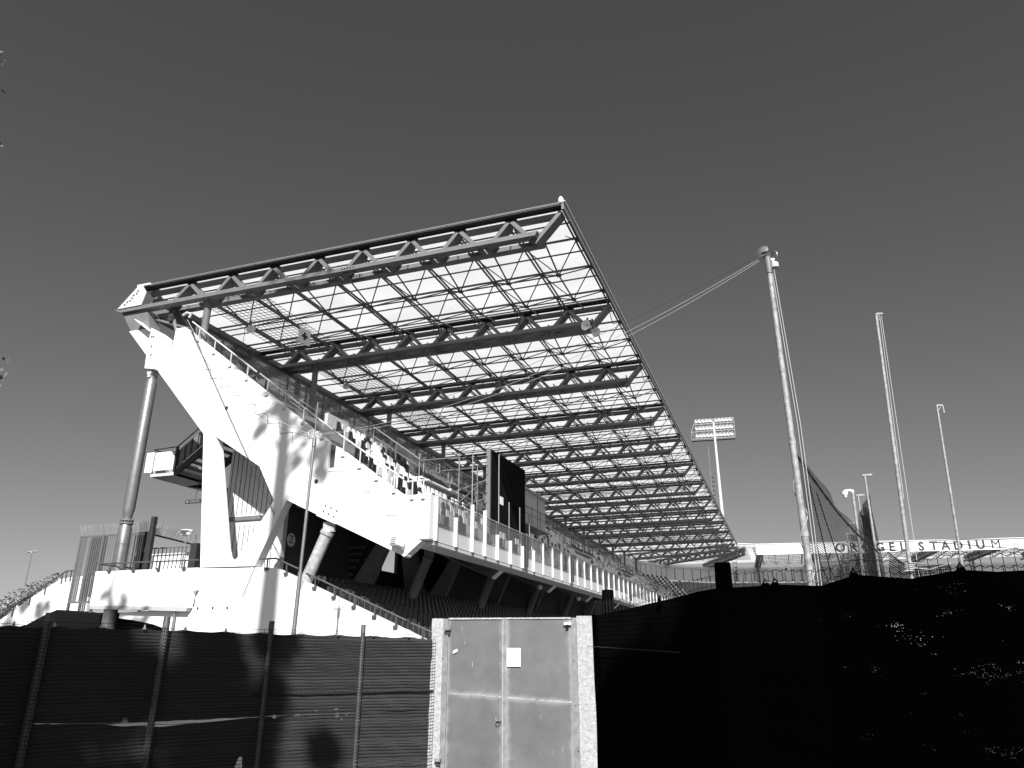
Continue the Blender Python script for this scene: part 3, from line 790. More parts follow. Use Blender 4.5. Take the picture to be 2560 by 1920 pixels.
# ============================================================ SEATS
def seat_mesh(name, m, s=1.0):
    t = MB()
    # flared back shell, open hand slot, folded pan; faces +X
    t.prism([[(-.21, .44), (-.17, .62), (-.135, .80), (.135, .80), (.17, .62), (.21, .44), (.235, .38), (.24, .05), (.20, 0), (-.20, 0), (-.24, .05), (-.235, .38)]],
            lambda p: (-.05-.10*p[1], p[0], p[1]+.12), lambda p: (-.01-.10*p[1], p[0]*.98, p[1]*.99+.12))
    t.prism([[(-.20, .0), (-.19, .38), (.19, .38), (.20, .0)]], lambda p: (.03+.05*p[1], p[0], p[1]+.10), lambda p: (.10+.07*p[1], p[0]*.93, p[1]+.12))
    t.box(-.05, .10, -.03, .03, 0, .16)
    me = bpy.data.meshes.new(name)
    o = t.build(name, m); me = o.data; bpy.data.objects.remove(o); return me
SM = {'white': seat_mesh('seat', M['seat_w']), 'grey': seat_mesh('seat', M['seat_g']), 'black': seat_mesh('seat', M['seat_b']), 'dark': seat_mesh('seat', M['seat_d'])}
words = ['first', 'second', 'third', 'fourth', 'fifth', 'sixth', 'seventh', 'eighth', 'ninth', 'tenth', 'eleventh', 'twelfth', 'thirteenth', 'fourteenth', 'fifteenth', 'sixteenth', 'seventeenth', 'eighteenth', 'nineteenth', 'twentieth'] + ['%d%s' % (i, 'st' if i % 10 == 1 and i != 11 else 'nd' if i % 10 == 2 else 'rd' if i % 10 == 3 else 'th') for i in range(21, 200)]
def in_vom(i, y):
    return any(v-.3 < y < v+6.9 for v in VOMS) and 4 <= i <= 7
rnd = random.Random(11)
slots = []
for i in range(17):
    y = 28.95
    j = 0
    while y < YEND-1:
        col = 'black' if rnd.random() < (.32 if y < 60 else .14) else ('grey' if rnd.random() < .15 else 'white')
        ok = (i <= 5) if y < 31.8 else i <= 9
        if ok and not in_vom(i, y) and not (j % 22 in (20, 21)): slots.append((i, j, y, col))
        y += .5; j += 1
near = [s for s in slots if s[2] < 44 and s[0] < 16]
near = sorted(near, key=lambda s: s[2])[:206]
nk = set((s[0], s[1]) for s in near)
for i, j, y, col in near:
    o = bpy.data.objects.new('stadium_seat', SM[col]); COL.objects.link(o); o.location = (row_x(i), y, row_z(i))
    tag(o, '%s seat, %s row up in the upper tier, %s seat from the end wall' % (col, words[i], words[j]), 'seat', 'seats of the upper tier')
# lower tier seats
lslots = []
for i in range(13):
    xx = -20.6+LTR*i+.25; zz = 4.4-LRI*(i+1); y = 29.0; j = 0
    while y < 120: lslots.append((i, j, y, xx, zz)); y += .52; j += 1
lnear = [s for s in lslots if s[2] < 34.3 and 4 <= s[0] <= 12][:94]
lk = set((s[0], s[1]) for s in lnear)
for i, j, y, xx, zz in lnear:
    o = bpy.data.objects.new('stadium_seat', SM['dark']); COL.objects.link(o); o.location = (xx, y, zz)
    tag(o, 'dark seat, %s row down in the lower tier, %s seat from the end wall' % (words[i], words[j]), 'seat', 'seats of the lower tier')
# the rest of the seats as one mesh
me_far = MB(); mats_idx = []
def put(src, loc, mi):
    vs = [(v.co.x+loc[0], v.co.y+loc[1], v.co.z+loc[2]) for v in src.vertices]; fs = [tuple(p.vertices) for p in src.polygons]
    me_far.add(vs, fs); mats_idx.extend([mi]*len(fs))
simp = {}
t = MB(); t.prism([[(-.21, .44), (-.135, .80), (.135, .80), (.21, .44), (.235, .38), (.22, 0), (-.22, 0), (-.235, .38)]], lambda p: (-.05-.10*p[1], p[0], p[1]+.12), lambda p: (.07-.10*p[1], p[0], p[1]+.12))
o = t.build('tmp', M['seat_w']); simp_me = o.data; bpy.data.objects.remove(o)
mi = {'white': 0, 'grey': 1, 'black': 2, 'dark': 3}
for i, j, y, col in slots:
    if (i, j) in nk: continue
    put(SM['white'] if y < 50 else simp_me, (row_x(i), y, row_z(i)), mi[col])
for i, j, y, xx, zz in lslots:
    if (i, j) in lk or y > 75: continue
    put(simp_me, (xx, y, zz), 3)
fs_ = me_far
me = bpy.data.meshes.new('seats'); me.from_pydata(fs_.v, [], fs_.f)
for k_ in ('seat_w', 'seat_g', 'seat_b', 'seat_d'): me.materials.append(M[k_])
me.polygons.foreach_set('material_index', mats_idx)
o = bpy.data.objects.new('distant_seats', me); COL.objects.link(o)
tag(o, 'rows of white, grey and black seats further along both tiers', 'seats', kind='stuff')

# ============================================================ BLACK BOARD, SIGNS ON THE STAND
B = thing('black_board', 'tall black board standing behind the glass front of the upper tier', 'board', loc=(-14.3, 36.6, 7.9))
def rel(o, base): o.location = -Vector(base); return o
bb = (-14.3, 36.6, 7.9)
rel(MB().prismX([(36.65, 7.2), (42.5, 7.2), (42.5, 12.2), (36.65, 12.1)], -14.36, -14.28).build('face', M['board'], B), bb)
t = MB(); t.box(-14.48, -14.26, 36.5, 36.66, 7.2, 12.1); rel(t.build('edge_frame', M['steel'], B), bb)
t = MB()
for i in range(9): t.box(-14.45, -14.40, 36.48, 36.5, 7.6+i*.5, 7.66+i*.5)
rel(t.build('edge_bolts', M['ink'], B), bb)
t = MB()
for z in (8.6, 9.6, 10.6): t.tube((-14.4, 37.2, z), (-16.6, 37.2, z-.6), .04, 6); t.tube((-14.4, 41.9, z), (-16.6, 41.9, z-.6), .04, 6)
rel(t.build('back_props', M['steel'], B), bb)
p = PX(*z5(135, 885), -14.27)
o = thing('paper_notice', 'small white paper notice stuck on the tall black board', 'notice', loc=p)
MB().box(0, .01, -.28, .28, -.22, .22).build('sheet', M['paper'], o)
# scaffold lattice behind the board
o = thing('camera_scaffold', 'grey scaffold lattice between the railings and the tall black board', 'scaffold', loc=(-17, 36, 9))
t = MB()
for z in (8.8, 9.6, 10.4, 11.2):
    t.tube((-15.2, 33.5, z), (-15.2, 39.0, z+.1), .03, 6); t.tube((-17.5, 33.5, z), (-17.5, 39.0, z+.1), .03, 6)
for y in (34.5, 37.0, 39.0):
    t.tube((-15.2, y, 7.6), (-15.2, y, 11.4), .035, 6); t.tube((-17.5, y, 9.2), (-17.5, y, 11.6), .035, 6); t.tube((-15.2, y, 11.2), (-17.5, y, 11.2), .03, 6)
t.tube((-15.2, 34.5, 8.8), (-15.2, 39, 11.2), .025, 6); t.tube((-17.5, 34.5, 11.2), (-15.2, 37, 8.8), .025, 6)
o2 = t.build('lattice', M['rail_d'], o); o2.location = (17, -36, -9)
# grey commentary box beyond the board
o = thing('commentary_box', 'pale grey cabin with railings on the upper tier just beyond the black board', 'cabin', loc=(-17, 46, 9))
def rb(t, n, m): q = t.build(n, m, o); q.location = (17, -46, -9); return q
rb(MB().box(-17.5, -14.9, 44.2, 48.6, 9.3, 11.4), 'cabin_wall', M['panel'])
rb(MB().box(-17.6, -14.7, 44.0, 48.8, 11.4, 11.5), 'roof_slab', M['soffit'])
rb(MB().box(-15.6, -14.6, 43.0, 48.8, 9.15, 9.3), 'floor_slab', M['soffit'])
t = MB(); tube_rail(t, [(-14.65, 43.1, 9.3), (-14.65, 48.6, 9.3)]); rb(t, 'railing', M['rail_d'])

# circle sign with letter Z
zc_ = Vector((-22.655, 31.11, 6.83))
o = thing('letter_sign', 'round sign with a dark letter Z on the shaded wall under the upper tier', 'sign', loc=zc_)
MB().lathe((0, 0, 0), [(.37, 0), (.37, .02)], 32, (1, 0, 0)).build('rim', M['ink'], o)
MB().lathe((.02, 0, 0), [(.33, 0), (.33, .012)], 32, (1, 0, 0)).build('disc', M['signw'], o)
text_mesh('letter', 'Z', .55, M['ink'], o, frame_mtx((.036, 0, 0), (0, 1, 0), (0, 0, 1)), .004)

# exit sign hanging under the stair landing
pu = PY(*z7(595, 803), 33.0)
o = thing('exit_sign', 'dark USCITA exit sign hanging on a rod below the outside stair landing', 'sign', loc=pu)
MB().box(-.55, .55, -.05, .05, -.11, .11).build('sign_box', M['dark'], o)
text_mesh('lettering', 'USCITA', .17, M['letter_l'], o, frame_mtx((.12, -.056, 0), (1, 0, 0), (0, 0, 1)), .003)
MB().box(-.45, -.33, -.057, -.05, -.05, .05).build('pictogram', M['letter_l'], o)
MB().tube((.1, 0, .1), (.22, 0, 1.3), .02, 6).build('rod', M['steel_d'], o)
pu = PX(*zb(800, 560), -28.05)
o = thing('exit_sign', 'dark USCITA sign hanging above the barred gate at the top of the upper tier', 'sign', loc=pu)
MB().box(-.04, .04, -.9, .9, -.16, .16).build('sign_box', M['dark'], o)
text_mesh('lettering', 'USCITA \u2022', .24, M['letter_l'], o, frame_mtx((.045, 0, 0), (0, 1, 0), (0, 0, 1)), .003)
MB().tube((0, 0, .16), (0, 0, 1.6), .015, 6).build('rod', M['steel_d'], o)

# floodlight at the front corner
pf = PY(*z4(917, 1027), 27.7)
o = thing('floodlight', 'boxy white floodlight fixed to the front corner of the white end wall', 'floodlight', loc=pf)
rot = Matrix.Rotation(R(-25), 4, 'Z') @ Matrix.Rotation(R(-12), 4, 'X')
t = MB(); t.box(-.24, .24, -.22, .2, -.18, .2); q = t.build('housing', M['lampw'], o); q.data.transform(rot)
bm = bmesh.new(); bm.from_mesh(q.data); bmesh.ops.bevel(bm, geom=bm.edges[:], offset=.03, segments=2, affect='EDGES'); bm.to_mesh(q.data); bm.free()
t = MB(); t.box(-.19, .19, -.235, -.215, -.13, .15); q = t.build('lens', M['panel'], o); q.data.transform(rot)
t = MB()
for i in range(4): t.box(-.19, .19, -.25, -.235, -.12+i*.08, -.10+i*.08)
q = t.build('louvre', M['steel_d'], o); q.data.transform(rot)
t = MB(); t.bar((.0, .1, -.2), (.18, .32, -.28), .05, .04); t.path([(.2, .3, .0), (.22, .3, -.3), (.3, .3, -.5), (.5, .3, -.55)], .015, 5); t.build('bracket', M['rail'], o)

# ============================================================ OUTSIDE STAIR, RAMP AND SPIKED FENCE AT THE LEFT
S = thing('outside_stair', 'escape stair landing with white lit side panels sticking out behind the grandstand', 'stair', loc=(-33, 34, 4))
def sp(t, n, m): q = t.build(n, m, S); q.location = (33, -34, -4); return q
t = MB(); t.box(-34.2, -32.5, 33.0, 38.4, 11.25, 11.42); t.prismY([(-32.5, 11.25), (-32.5, 11.6), (-29.0, 14.15), (-29.0, 13.5)], 33.05, 33.2); t.prismY([(-32.5, 11.25), (-32.5, 11.6), (-29.0, 14.15), (-29.0, 13.5)], 35.4, 35.55)
sp(t, 'landing_frame', M['steel_d'])
t = MB()
for i in range(9): t.box(-32.5+i*.38, -32.05+i*.38, 33.2, 35.4, 11.45+i*.27, 11.5+i*.27)
t.prismY([(-34.2, 11.25), (-34.2, 11.3), (-28.5, 10.3), (-28.5, 10.2)], 35.8, 38.4)
sp(t, 'stair_treads', M['steel'])
sp(MB().box(-34.2, -32.5, 32.96, 33.0, 11.25, 11.42), 'landing_edge', M['rail'])
sp(MB().box(-34.12, -32.7, 33.02, 33.07, 11.62, 12.72), 'side_panel', M['white'])
t = MB(); t.box(-34.75, -34.2, 32.99, 33.05, 11.55, 12.75); t.box(-34.3, -34.25, 33.0, 38.3, 11.5, 12.7); sp(t, 'end_panel', M['white'])
t = MB(); t.prismY([(-32.45, 11.75), (-32.45, 12.75), (-29.2, 15.1), (-29.2, 14.1)], 33.06, 33.1); sp(t, 'flight_panel', M['steel'])
t = MB()
for i in range(8): x = -32.4+i*.42; t.box(x, x+.03, 33.0, 33.055, 11.8+i*.305, 12.75+i*.305)
for i in range(7): x = -34.0+i*.2; t.box(x, x+.02, 33.0, 33.015, 11.65, 12.7)
t.path([(-34.15, 33.0, 12.92), (-32.55, 33.0, 12.95), (-29.2, 33.0, 15.35)], .035, 6); t.path([(-34.3, 33.0, 12.92), (-34.3, 38.2, 12.92)], .035, 6)
t.box(-32.62, -32.5, 32.98, 33.1, 11.3, 12.95)
sp(t, 'stair_railing', M['steel_d'])
t = MB(); t.tube((-33.0, 38.0, 0), (-33.0, 38.0, 11.2), .12, 8); sp(t, 'support_post', M['steel'])

W_ = thing('ramp_wall', 'white sloping ramp wall with a handrail at the far left', 'wall', loc=(-39, 31, 0))
def wp(t, n, m): q = t.build(n, m, W_); q.location = (39, -31, 0); return q
pts = [PY(*z3(*p), 31) for p in [(-120, 1605), (0, 1530), (200, 1385), (395, 1262), (470, 1250)]]
wp(MB().prismY([(p.x, p.z) for p in pts]+[(-35.0, 5.5), (-35.0, 0), (pts[0].x, 0)], 31, 31.25), 'wall_face', M['white'])
pts = [PY(*z3(*p), 30.95) for p in [(-120, 1580), (0, 1500), (200, 1365), (430, 1212), (480, 1208)]]
t = MB(); t.path(pts, .04, 6)
for p in [PY(*z3(*p), 30.95) for p in [(90, 1440), (200, 1365), (300, 1298), (408, 1227), (435, 1212), (465, 1210)]]: t.box(p.x-.03, p.x+.03, p.y-.02, p.y+.02, p.z-.55, p.z)
wp(t, 'handrail', M['tube'])

# spiked palisade
F = thing('palisade_fence', 'tall barred metal fence with a spiked top behind the round steel column', 'fence', loc=(-32, 30, 4))
def fp(t, n, m): q = t.build(n, m, F); q.location = (32, -30, -4); return q
P0 = PY(*z3(532, 985), 30); P1 = PY(*z3(985, 968), 30); Q0 = PY(*z3(445, 1395), 30)
P2 = PY(*z3(1290, 1050), 36)
x0, x1 = P0.x, P1.x; ztA = P0.z; zbA = 4.0
t = MB(); t.box(x0, x1, 29.97, 30.03, ztA-.08, ztA); t.box(x0, x1, 29.97, 30.03, zbA, zbA+.1); t.box(x0, x1, 29.97, 30.03, zbA-.95, zbA-.9)
for i in range(4): xx = x0+(x1-x0)*i/3; t.box(xx-.05, xx+.05, 29.94, 30.06, zbA-.9, ztA)
fp(t, 'rails', M['galv'])
nb = 34; t = MB()
for i in range(nb):
    xx = x0+.06+(x1-x0-.1)*i/nb
    if i % 8 in (3,): continue
    wdt = .11 if (i < 5 or 17 < i < 25) else .045
    t.box(xx, xx+wdt, 29.985, 30.0, zbA+.1, ztA-.08)
fp(t, 'bars', M['galv'])
for i in range(nb):
    xx = x0+.06+(x1-x0-.1)*i/nb
    if 5 <= i <= 12 or i > 25: fp(MB().box(xx+.055, xx+.115, 30.0, 30.02, zbA+.3, ztA-.12), 'inner_bar', M['steel_d'])
t = MB()
for i in range(66):
    xx = x0+(x1-x0)*i/65; lean = random.uniform(-.06, .06)
    t.bar((xx, 30, ztA), (xx-.12+lean, 29.9, ztA+.55), .012, .012)
    if i % 2: t.bar((xx, 30, ztA), (xx+.08+lean, 30.2, ztA+.5), .012, .012)
fp(t, 'spikes', M['galv'])
t = MB(); t.box(x1-.12, x1+.12, 29.9, 30.1, 3.9, ztA+.75)
for dx in (.18, .36): t.box(x1-dx-.02, x1-dx+.04, 29.9, 30.0, 3.9, ztA)
fp(t, 'gate_post', M['steel_d'])
d = (P2-P1); t = MB(); n = 40
t.bar(P1+Vector((0, 0, -.05)), P2, .06, .08)
fp(t, 'side_rail', M['steel_d'])
t = MB()
for i in range(n):
    a = P1+d*(i/n); lean = random.uniform(-.05, .05)
    t.bar(a, a+Vector((-.18+lean, -.05, .6)), .014, .014); t.bar(a, a+Vector((.22, .1+lean, .55)), .014, .014)
fp(t, 'side_spikes', M['galv'])
ga = PY(*z3(980, 1068), 31.5); gb = PY(*z3(1232, 1075), 31.5); t = MB()
for i in range(11): xx = ga.x+(gb.x-ga.x)*i/10; t.box(xx-.02, xx+.02, 31.48, 31.52, 3.9, ga.z)
t.box(ga.x, gb.x, 31.47, 31.53, ga.z-.03, ga.z+.04)
fp(t, 'inner_gate', M['galv'])
t = MB(); t.box(gb.x+.1, gb.x+.5, 31.4, 33.5, 3.9, 7.0)
fp(t, 'dark_turnstile', M['steel_d'])
o = thing('kiosk', 'low white building seen through the barred gate', 'kiosk', loc=(-36, 42, 0))
q = MB().box(-42, -35.5, 42, 44, 0, 8.1).build('wall', M['white'], o); q.location = (36, -42, 0)
q = MB().box(-42.1, -35.4, 41.9, 44.1, 8.1, 8.2).build('roof', M['soffit'], o); q.location = (36, -42, 0)
# bank under the palisade, its near-black colour stands for the shade there
emb = [(-33.9, 0), (-33.9, 3.05), (-30.2, 2.95), (-28.9, 2.75), (-27.4, 2.55), (-25.6, 1.9), (-25.5, 0)]
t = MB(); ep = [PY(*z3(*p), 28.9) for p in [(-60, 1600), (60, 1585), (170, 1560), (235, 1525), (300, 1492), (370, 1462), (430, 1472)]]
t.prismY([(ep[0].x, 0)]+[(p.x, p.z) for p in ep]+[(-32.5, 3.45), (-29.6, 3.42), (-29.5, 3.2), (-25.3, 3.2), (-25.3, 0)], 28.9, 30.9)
tag(t.build('shade_bank', M['shade_ground']), kind='structure')

# lamps in the distance
def street_lamp(u, v, W, label, kind):
    p = PW(u, v, W); o = thing('street_lamp', label, 'street lamp', 'street lamps beyond the stand', loc=(p.x, p.y, 0))
    h = p.z
    MB().path([(0, 0, 0), (0, 0, h)], [.07, .03], 10).build('pole', M['galv'], o, True)
    if kind == 'disc':
        for s in (-1, 1): MB().lathe((s*.24, 0, h+.03), [(.03, -.04), (.12, -.01), (.19, .02), (.1, .05), (.03, .06)], 14).build('lamp_head', M['lampw'], o, True)
        MB().box(-.2, .2, -.02, .02, h, h+.03).build('arm', M['lampw'], o)
    else:
        MB().lathe((0, 0, h), [(.02, -.01), (.15, .0), (.32, .02), (.35, .05), (.26, .09), (.1, .12), (.02, .13)], 20).build('hood', M['lampw'], o, True)
        for s in (-1, 1): MB().lathe((s*.16, -.05, h-.07), [(.02, -.11), (.09, -.07), (.11, 0), (.08, .06), (.02, .08)], 14).build('lamp_globe', M['bulb'], o, True)
        MB().box(-.35, .35, -.14, -.06, h-.0, h+.03).build('arm', M['lampw'], o)
street_lamp(80, 1381, 49, 'distant slim street lamp with two disc heads above the ramp at far left', 'disc')
street_lamp(467, 1330, 35, 'white mushroom shaped street lamp with two globes above the spiked fence', 'hood')

# ============================================================ FAR STAND with the lettered fascia
FS = thing('far_grandstand', 'far grandstand with a white lettered roof fascia across the right side', 'grandstand', loc=(20, 152, 0))
def fs(t, n, m, label=None, smooth=False): q = t.build(n, m, FS, smooth); q.location = (-20, -152, 0); return tag(q, label)
fpts = [(-7.4, 147.4), (-4.2, 149.6), (10.0, 152.0), (25.4, 154.6), (41.4, 156.8), (70, 160.5)]
ZF = 20.9
for a, b in zip(fpts[1:], fpts[2:]):
    t = MB(); t.bar((a[0], a[1], ZF-.95), (b[0], b[1], ZF-.95), .12, 1.9, (b[1]-a[1], -(b[0]-a[0]), 0)); fs(t, 'fascia_board', M['signw'])
t = MB()
for a, b in zip(fpts, fpts[1:]): t.bar((a[0], a[1]-.05, ZF+.05), (b[0], b[1]-.05, ZF+.05), .3, .1)
fs(t, 'roof_edge', M['white'])
def fline(x):
    for a, b in zip(fpts, fpts[1:]):
        if x <= b[0]: return a[1]+(b[1]-a[1])*(x-a[0])/(b[0]-a[0])
    return 160
# lettering: each letter set on the fascia at the place it has
def letters(s, us, v0, v1, m, size):
    pu_ = None
    for ch, (u, v) in zip(s, us):
        # distance by intersecting with the fascia plane segment
        for a, b in zip(fpts[1:], fpts[2:]):
            d = ray(u, v); nx, ny = (b[1]-a[1]), -(b[0]-a[0])
            tt = (nx*a[0]+ny*a[1])/(nx*d.x+ny*d.y); P = C0+d*tt
            if P.x <= b[0]: break
        q = text_mesh('letter', ch, size, m, FS, frame_mtx(P+Vector((0, -.09, 0)), (b[0]-a[0], b[1]-a[1], 0), (0, 0, 1)), .02, bold=(.0 if ch == 'M' else .028) if size > 1.5 else .01)
        q.location = (-20, -152, 0); q.scale = (1, 1, 1)
lz = lambda x, y: (2140+x/5.267, 1300+y/5.267)
ztext = [zr(875, 699), zr(970, 697), zr(1068, 695), lz(318, 362), lz(472, 358), lz(618, 354), lz(858, 352), lz(1025, 346), lz(1178, 343), lz(1345, 340), lz(1492, 333), lz(1637, 328), lz(1840, 324)]
letters('OROGELSTADIUM', ztext, 0, 0, M['letter'], 2.15)
letters('Di', [lz(2110, 342), lz(2185, 340)], 0, 0, M['letter_l'], 1.25)
# roof sheet, trusses and frame of the far stand
t = MB(); rp = [(x, y+.1) for x, y in fpts]; bk = [(70, 190), (-31.9, 176)]
t.prism([[(-31.9, YEND-5.3), (-7.5, YEND-5.3)]+rp+bk], lambda p: (p[0], p[1], 20.84), lambda p: (p[0], p[1], 20.875))
fs(t, 'roof_sheet', M['roof'])
def far_truss(p, q, name='roof_truss'):
    p = Vector(p); q = Vector(q); t = MB(); d = (q-p); L_ = d.length; d.normalize(); sd = Vector((-d.y, d.x, 0))
    t.bar(p+Vector((0, 0, 20.2)), q+Vector((0, 0, 20.2)), .34, .34)
    for s in (-.5, .5): t.bar(p+sd*s+d*1.2+Vector((0, 0, 19.2)), q+sd*s+Vector((0, 0, 19.2)), .3, .33)
    n = int(L_/2.7)
    for i in range(n):
        a = p+d*(i*L_/n); b = p+d*((i+.5)*L_/n); c2 = p+d*((i+1)*L_/n)
        t.bar(a+Vector((0, 0, 20.2)), b+Vector((0, 0, 19.15)), .5, .2, sd); t.bar(b+Vector((0, 0, 19.15)), c2+Vector((0, 0, 20.2)), .5, .2, sd)
    fs(t, name, M['steel'])
far_truss((-7.7, 142.5, 0), (-31, 152, 0)); far_truss((-7.3, 146.5, 0), (-28, 166, 0)); far_truss((-6.2, 148.2, 0), (-16.5, 174, 0))
xs = [-3.6, 6.6, 16.8, 27, 37.2, 47.4]
for x in xs: far_truss((x, fline(x)+.5, 0), (x-1.6+.2*max(0, x)*.0, 177, 0))
for x in xs:
    t = MB(); t.path([(x-1.3, 172.5, 14), (x-1.3, 172.5, 19)], .25, 10); fs(t, 'roof_column', M['steel'], smooth=True)
for x, y in ((-27.2, 150), (-26, 158), (-21, 166), (-12, 171)):
    t = MB(); t.path([(x, y, 13), (x, y, 19)], .22, 10); fs(t, 'roof_column', M['steel'], smooth=True)
t = MB()
for x in [-3.6+2.55*i for i in range(24)]:
    y0_ = fline(x)
    yy = y0_+1
    while yy < 174:
        t.tube((x, yy, 19.5), (x+1.27, yy+1.35, 20.5), .04, 3); t.tube((x, yy, 19.5), (x-1.27, yy+1.35, 20.5), .04, 3); t.tube((x, yy, 19.5), (x, yy-1.35, 20.5), .04, 3)
        yy += 2.7
    t.tube((x, y0_+1, 19.5), (x, 174, 19.5), .05, 4)
for i in range(10): yy = 152+i*2.7; t.box(-5, 58, yy-.05, yy+.05, 20.5, 20.6)
for i in range(14):
    a = Vector((-8-1.6*i, 143+.5*i, 20.5)); t.tube(a, (-10-1.2*i, 170, 20.5), .05, 3)
for i in range(12):
    a = Vector((-9-1.8*i, 142, 19.5)); b_ = Vector((-4-1.9*i, 150+2*i, 20.4)); t.tube(a, b_, .04, 3); t.tube((-30, 143+2.4*i, 20.4), (-6, 148+1.9*i, 20.4), .05, 3)
fs(t, 'space_frame', M['tube'])
# tiers and back wall of far stand and corner
t = MB()
t.prism([[(-7, 144), (-3, 147.5), (60, 158), (60, 182), (-22, 176), (-28.5, 166), (-29, 144)]], lambda p: (p[0], p[1], 0), lambda p: (p[0], p[1], 5.5+max(0, 0)))
fs(t, 'lower_block', M['inner'])
cor = [(-15.5, 139.8), (-14.3, 143.5), (-11.6, 147.8), (-6, 151.8), (2, 154.5), (60, 164.5)]
cob = [(-28.3, 139.8), (-27.5, 150), (-23, 161), (-15, 169), (-4, 173.5), (60, 182)]
t = MB()
for a, b, c1, c2 in zip(cor, cor[1:], cob, cob[1:]):
    n = 16
    for i in range(n):
        f0, f1 = i/n, (i+1)/n; z = 7.2+i*.56
        q = [Vector((a[0]+(c1[0]-a[0])*f, a[1]+(c1[1]-a[1])*f, 0)) for f in (f0, f1)]+[Vector((b[0]+(c2[0]-b[0])*f, b[1]+(c2[1]-b[1])*f, 0)) for f in (f1, f0)]
        t.add([(p.x, p.y, z) for p in q]+[(p.x, p.y, z-.9) for p in q], [(0, 1, 2, 3), (4, 7, 6, 5), (0, 3, 7, 4), (1, 5, 6, 2), (0, 4, 5, 1), (3, 2, 6, 7)])
fs(t, 'seating_deck', M['deck'])
t = MB()
for a, b in zip(cor, cor[1:]): t.bar((a[0]+.3, a[1]-.3, 6.6), (b[0]+.3, b[1]-.3, 6.6), .15, 1.2)
fs(t, 'front_fascia', M['fpanel'])
t = MB()
for c1, c2 in zip(cob, cob[1:]): t.bar((c1[0], c1[1], 17.3), (c2[0], c2[1], 17.3), .15, 2.6)
fs(t, 'back_wall', M['panel'])
t = MB()
for c1, c2 in zip(cob, cob[1:]):
    n = max(2, int(math.hypot(c2[0]-c1[0], c2[1]-c1[1])/1.9))
    for i in range(n):
        x = c1[0]+(c2[0]-c1[0])*i/n; y = c1[1]+(c2[1]-c1[1])*i/n; t.box(x-.06, x+.06, y-.2, y-.08, 16, 18.4)
fs(t, 'wall_ribs', M['steel_d'])
t = MB()
for c1, c2 in zip(cob, cob[1:]): t.bar((c1[0], c1[1]-.1, 18.75), (c2[0], c2[1]-.1, 18.75), .3, .5)
fs(t, 'back_beam', M['fpanel'])
t = MB(); t.bar((-13.0, 170.2, 14.2), (-10.6, 169.4, 14.2), .2, 3.6); fs(t, 'exit_door', M['steel'])
t = MB(); t.bar((-12.7, 169.9, 15.1), (-10.9, 169.3, 15.1), .2, .9); t.bar((-12.7, 169.9, 13.6), (-10.9, 169.3, 13.6), .2, .9); fs(t, 'door_panes', M['panel'])
pc2 = PY(*zr(482, 853), 164)
cross_sign('first_aid_sign', pc2, (1, 0, 0), None, 1.3, 'tiny white first aid sign hanging under the far stand roof')
# seats of the far corner
t = MB(); mi2 = []
rr = random.Random(5)
for (a, b, c1, c2) in list(zip(cor, cor[1:], cob, cob[1:]))[:2]:
    for i in range(0, 16):
        f = (i+.45)/16; z = 7.2+i*.56
        A = Vector((a[0]+(c1[0]-a[0])*f, a[1]+(c1[1]-a[1])*f, z)); B_ = Vector((b[0]+(c2[0]-b[0])*f, b[1]+(c2[1]-b[1])*f, z))
        n = int((B_-A).length/.85); dd = (B_-A).normalized()
        if n > 40: n = 34
        for j in range(n):
            p = A+dd*(j*.85+.4); k0 = len(t.f); t.bar(p, p+Vector((0, 0, .85)), .62, .12, dd); mi2 += [2 if (i+j) % 2 else 0]*(len(t.f)-k0)
me = bpy.data.meshes.new('corner_seats'); me.from_pydata(t.v, [], t.f)
for k_ in ('seat_w', 'seat_g', 'seat_b'): me.materials.append(M[k_])
me.polygons.foreach_set('material_index', mi2)
o = bpy.data.objects.new('corner_seats', me); COL.objects.link(o); tag(o, 'checkered black and white seats in the far corner of the stadium', 'seats', kind='stuff')

# ============================================================ FLOODLIGHT TOWER
WT = 165.0
pt = PW(*z5(1476, 490), WT); pb = PW(1811, 1345, WT)
T = thing('floodlight_tower', 'tall pale floodlight tower with three rows of lamps beyond the roof corner', 'floodlight tower', loc=(pt.x, pt.y, 0))
zt0 = pt.z
sc_ = WT/1960.0
MB().path([(0, 0, 0), (0, 0, zt0*.6), (0, 0, zt0+4)], [.6, .42, .22], 16).build('mast', M['rail'], T, True)
t = MB()
for a in (0, 1):
    for z in range(10, int(zt0)-8): t.box(-1.6-.5*a*0, -1.0, -.2, .2, z, z+.08)
t.box(-1.7, -1.62, -.3, .3, 8, zt0-2); t.box(1.2, 1.26, -.3, .3, 5, 27); t.box(2.0, 2.06, -.3, .3, 5, 27)
for z in range(6, 27): t.box(1.2, 2.06, -.3, .3, z, z+.08)
t.build('ladder_cage', M['galv'], T)
# head rack turned to the pitch: along the camera's right direction
hx = Vector((RT.x, RT.y, 0)); hy = Vector((-hx.y, hx.x, 0)); hx = (hx*.97-hy*.24).normalized(); hy = Vector((-hx.y, hx.x, 0))
HL, HR, RH = -4.1, 4.6, 1.75
t = MB()
for z in (0, RH, 2*RH, 2.6*RH): t.bar(hx*HL+Vector((0, 0, zt0+z)), hx*HR+Vector((0, 0, zt0+z)), .14, .12)
for i in range(7):
    s = HL+(HR-HL)*i/6
    t.bar(hx*s+Vector((0, 0, zt0)), hx*s+Vector((0, 0, zt0+2.6*RH)), .1, .1)
    t.bar(hx*s+Vector((0, 0, zt0+1.4)), hx*s+hy*1.6+Vector((0, 0, zt0)), .08, .08)
t.bar(hx*HL+hy*1.6+Vector((0, 0, zt0)), hx*HR+hy*1.6+Vector((0, 0, zt0)), .12, .12)
e = HL-1.1
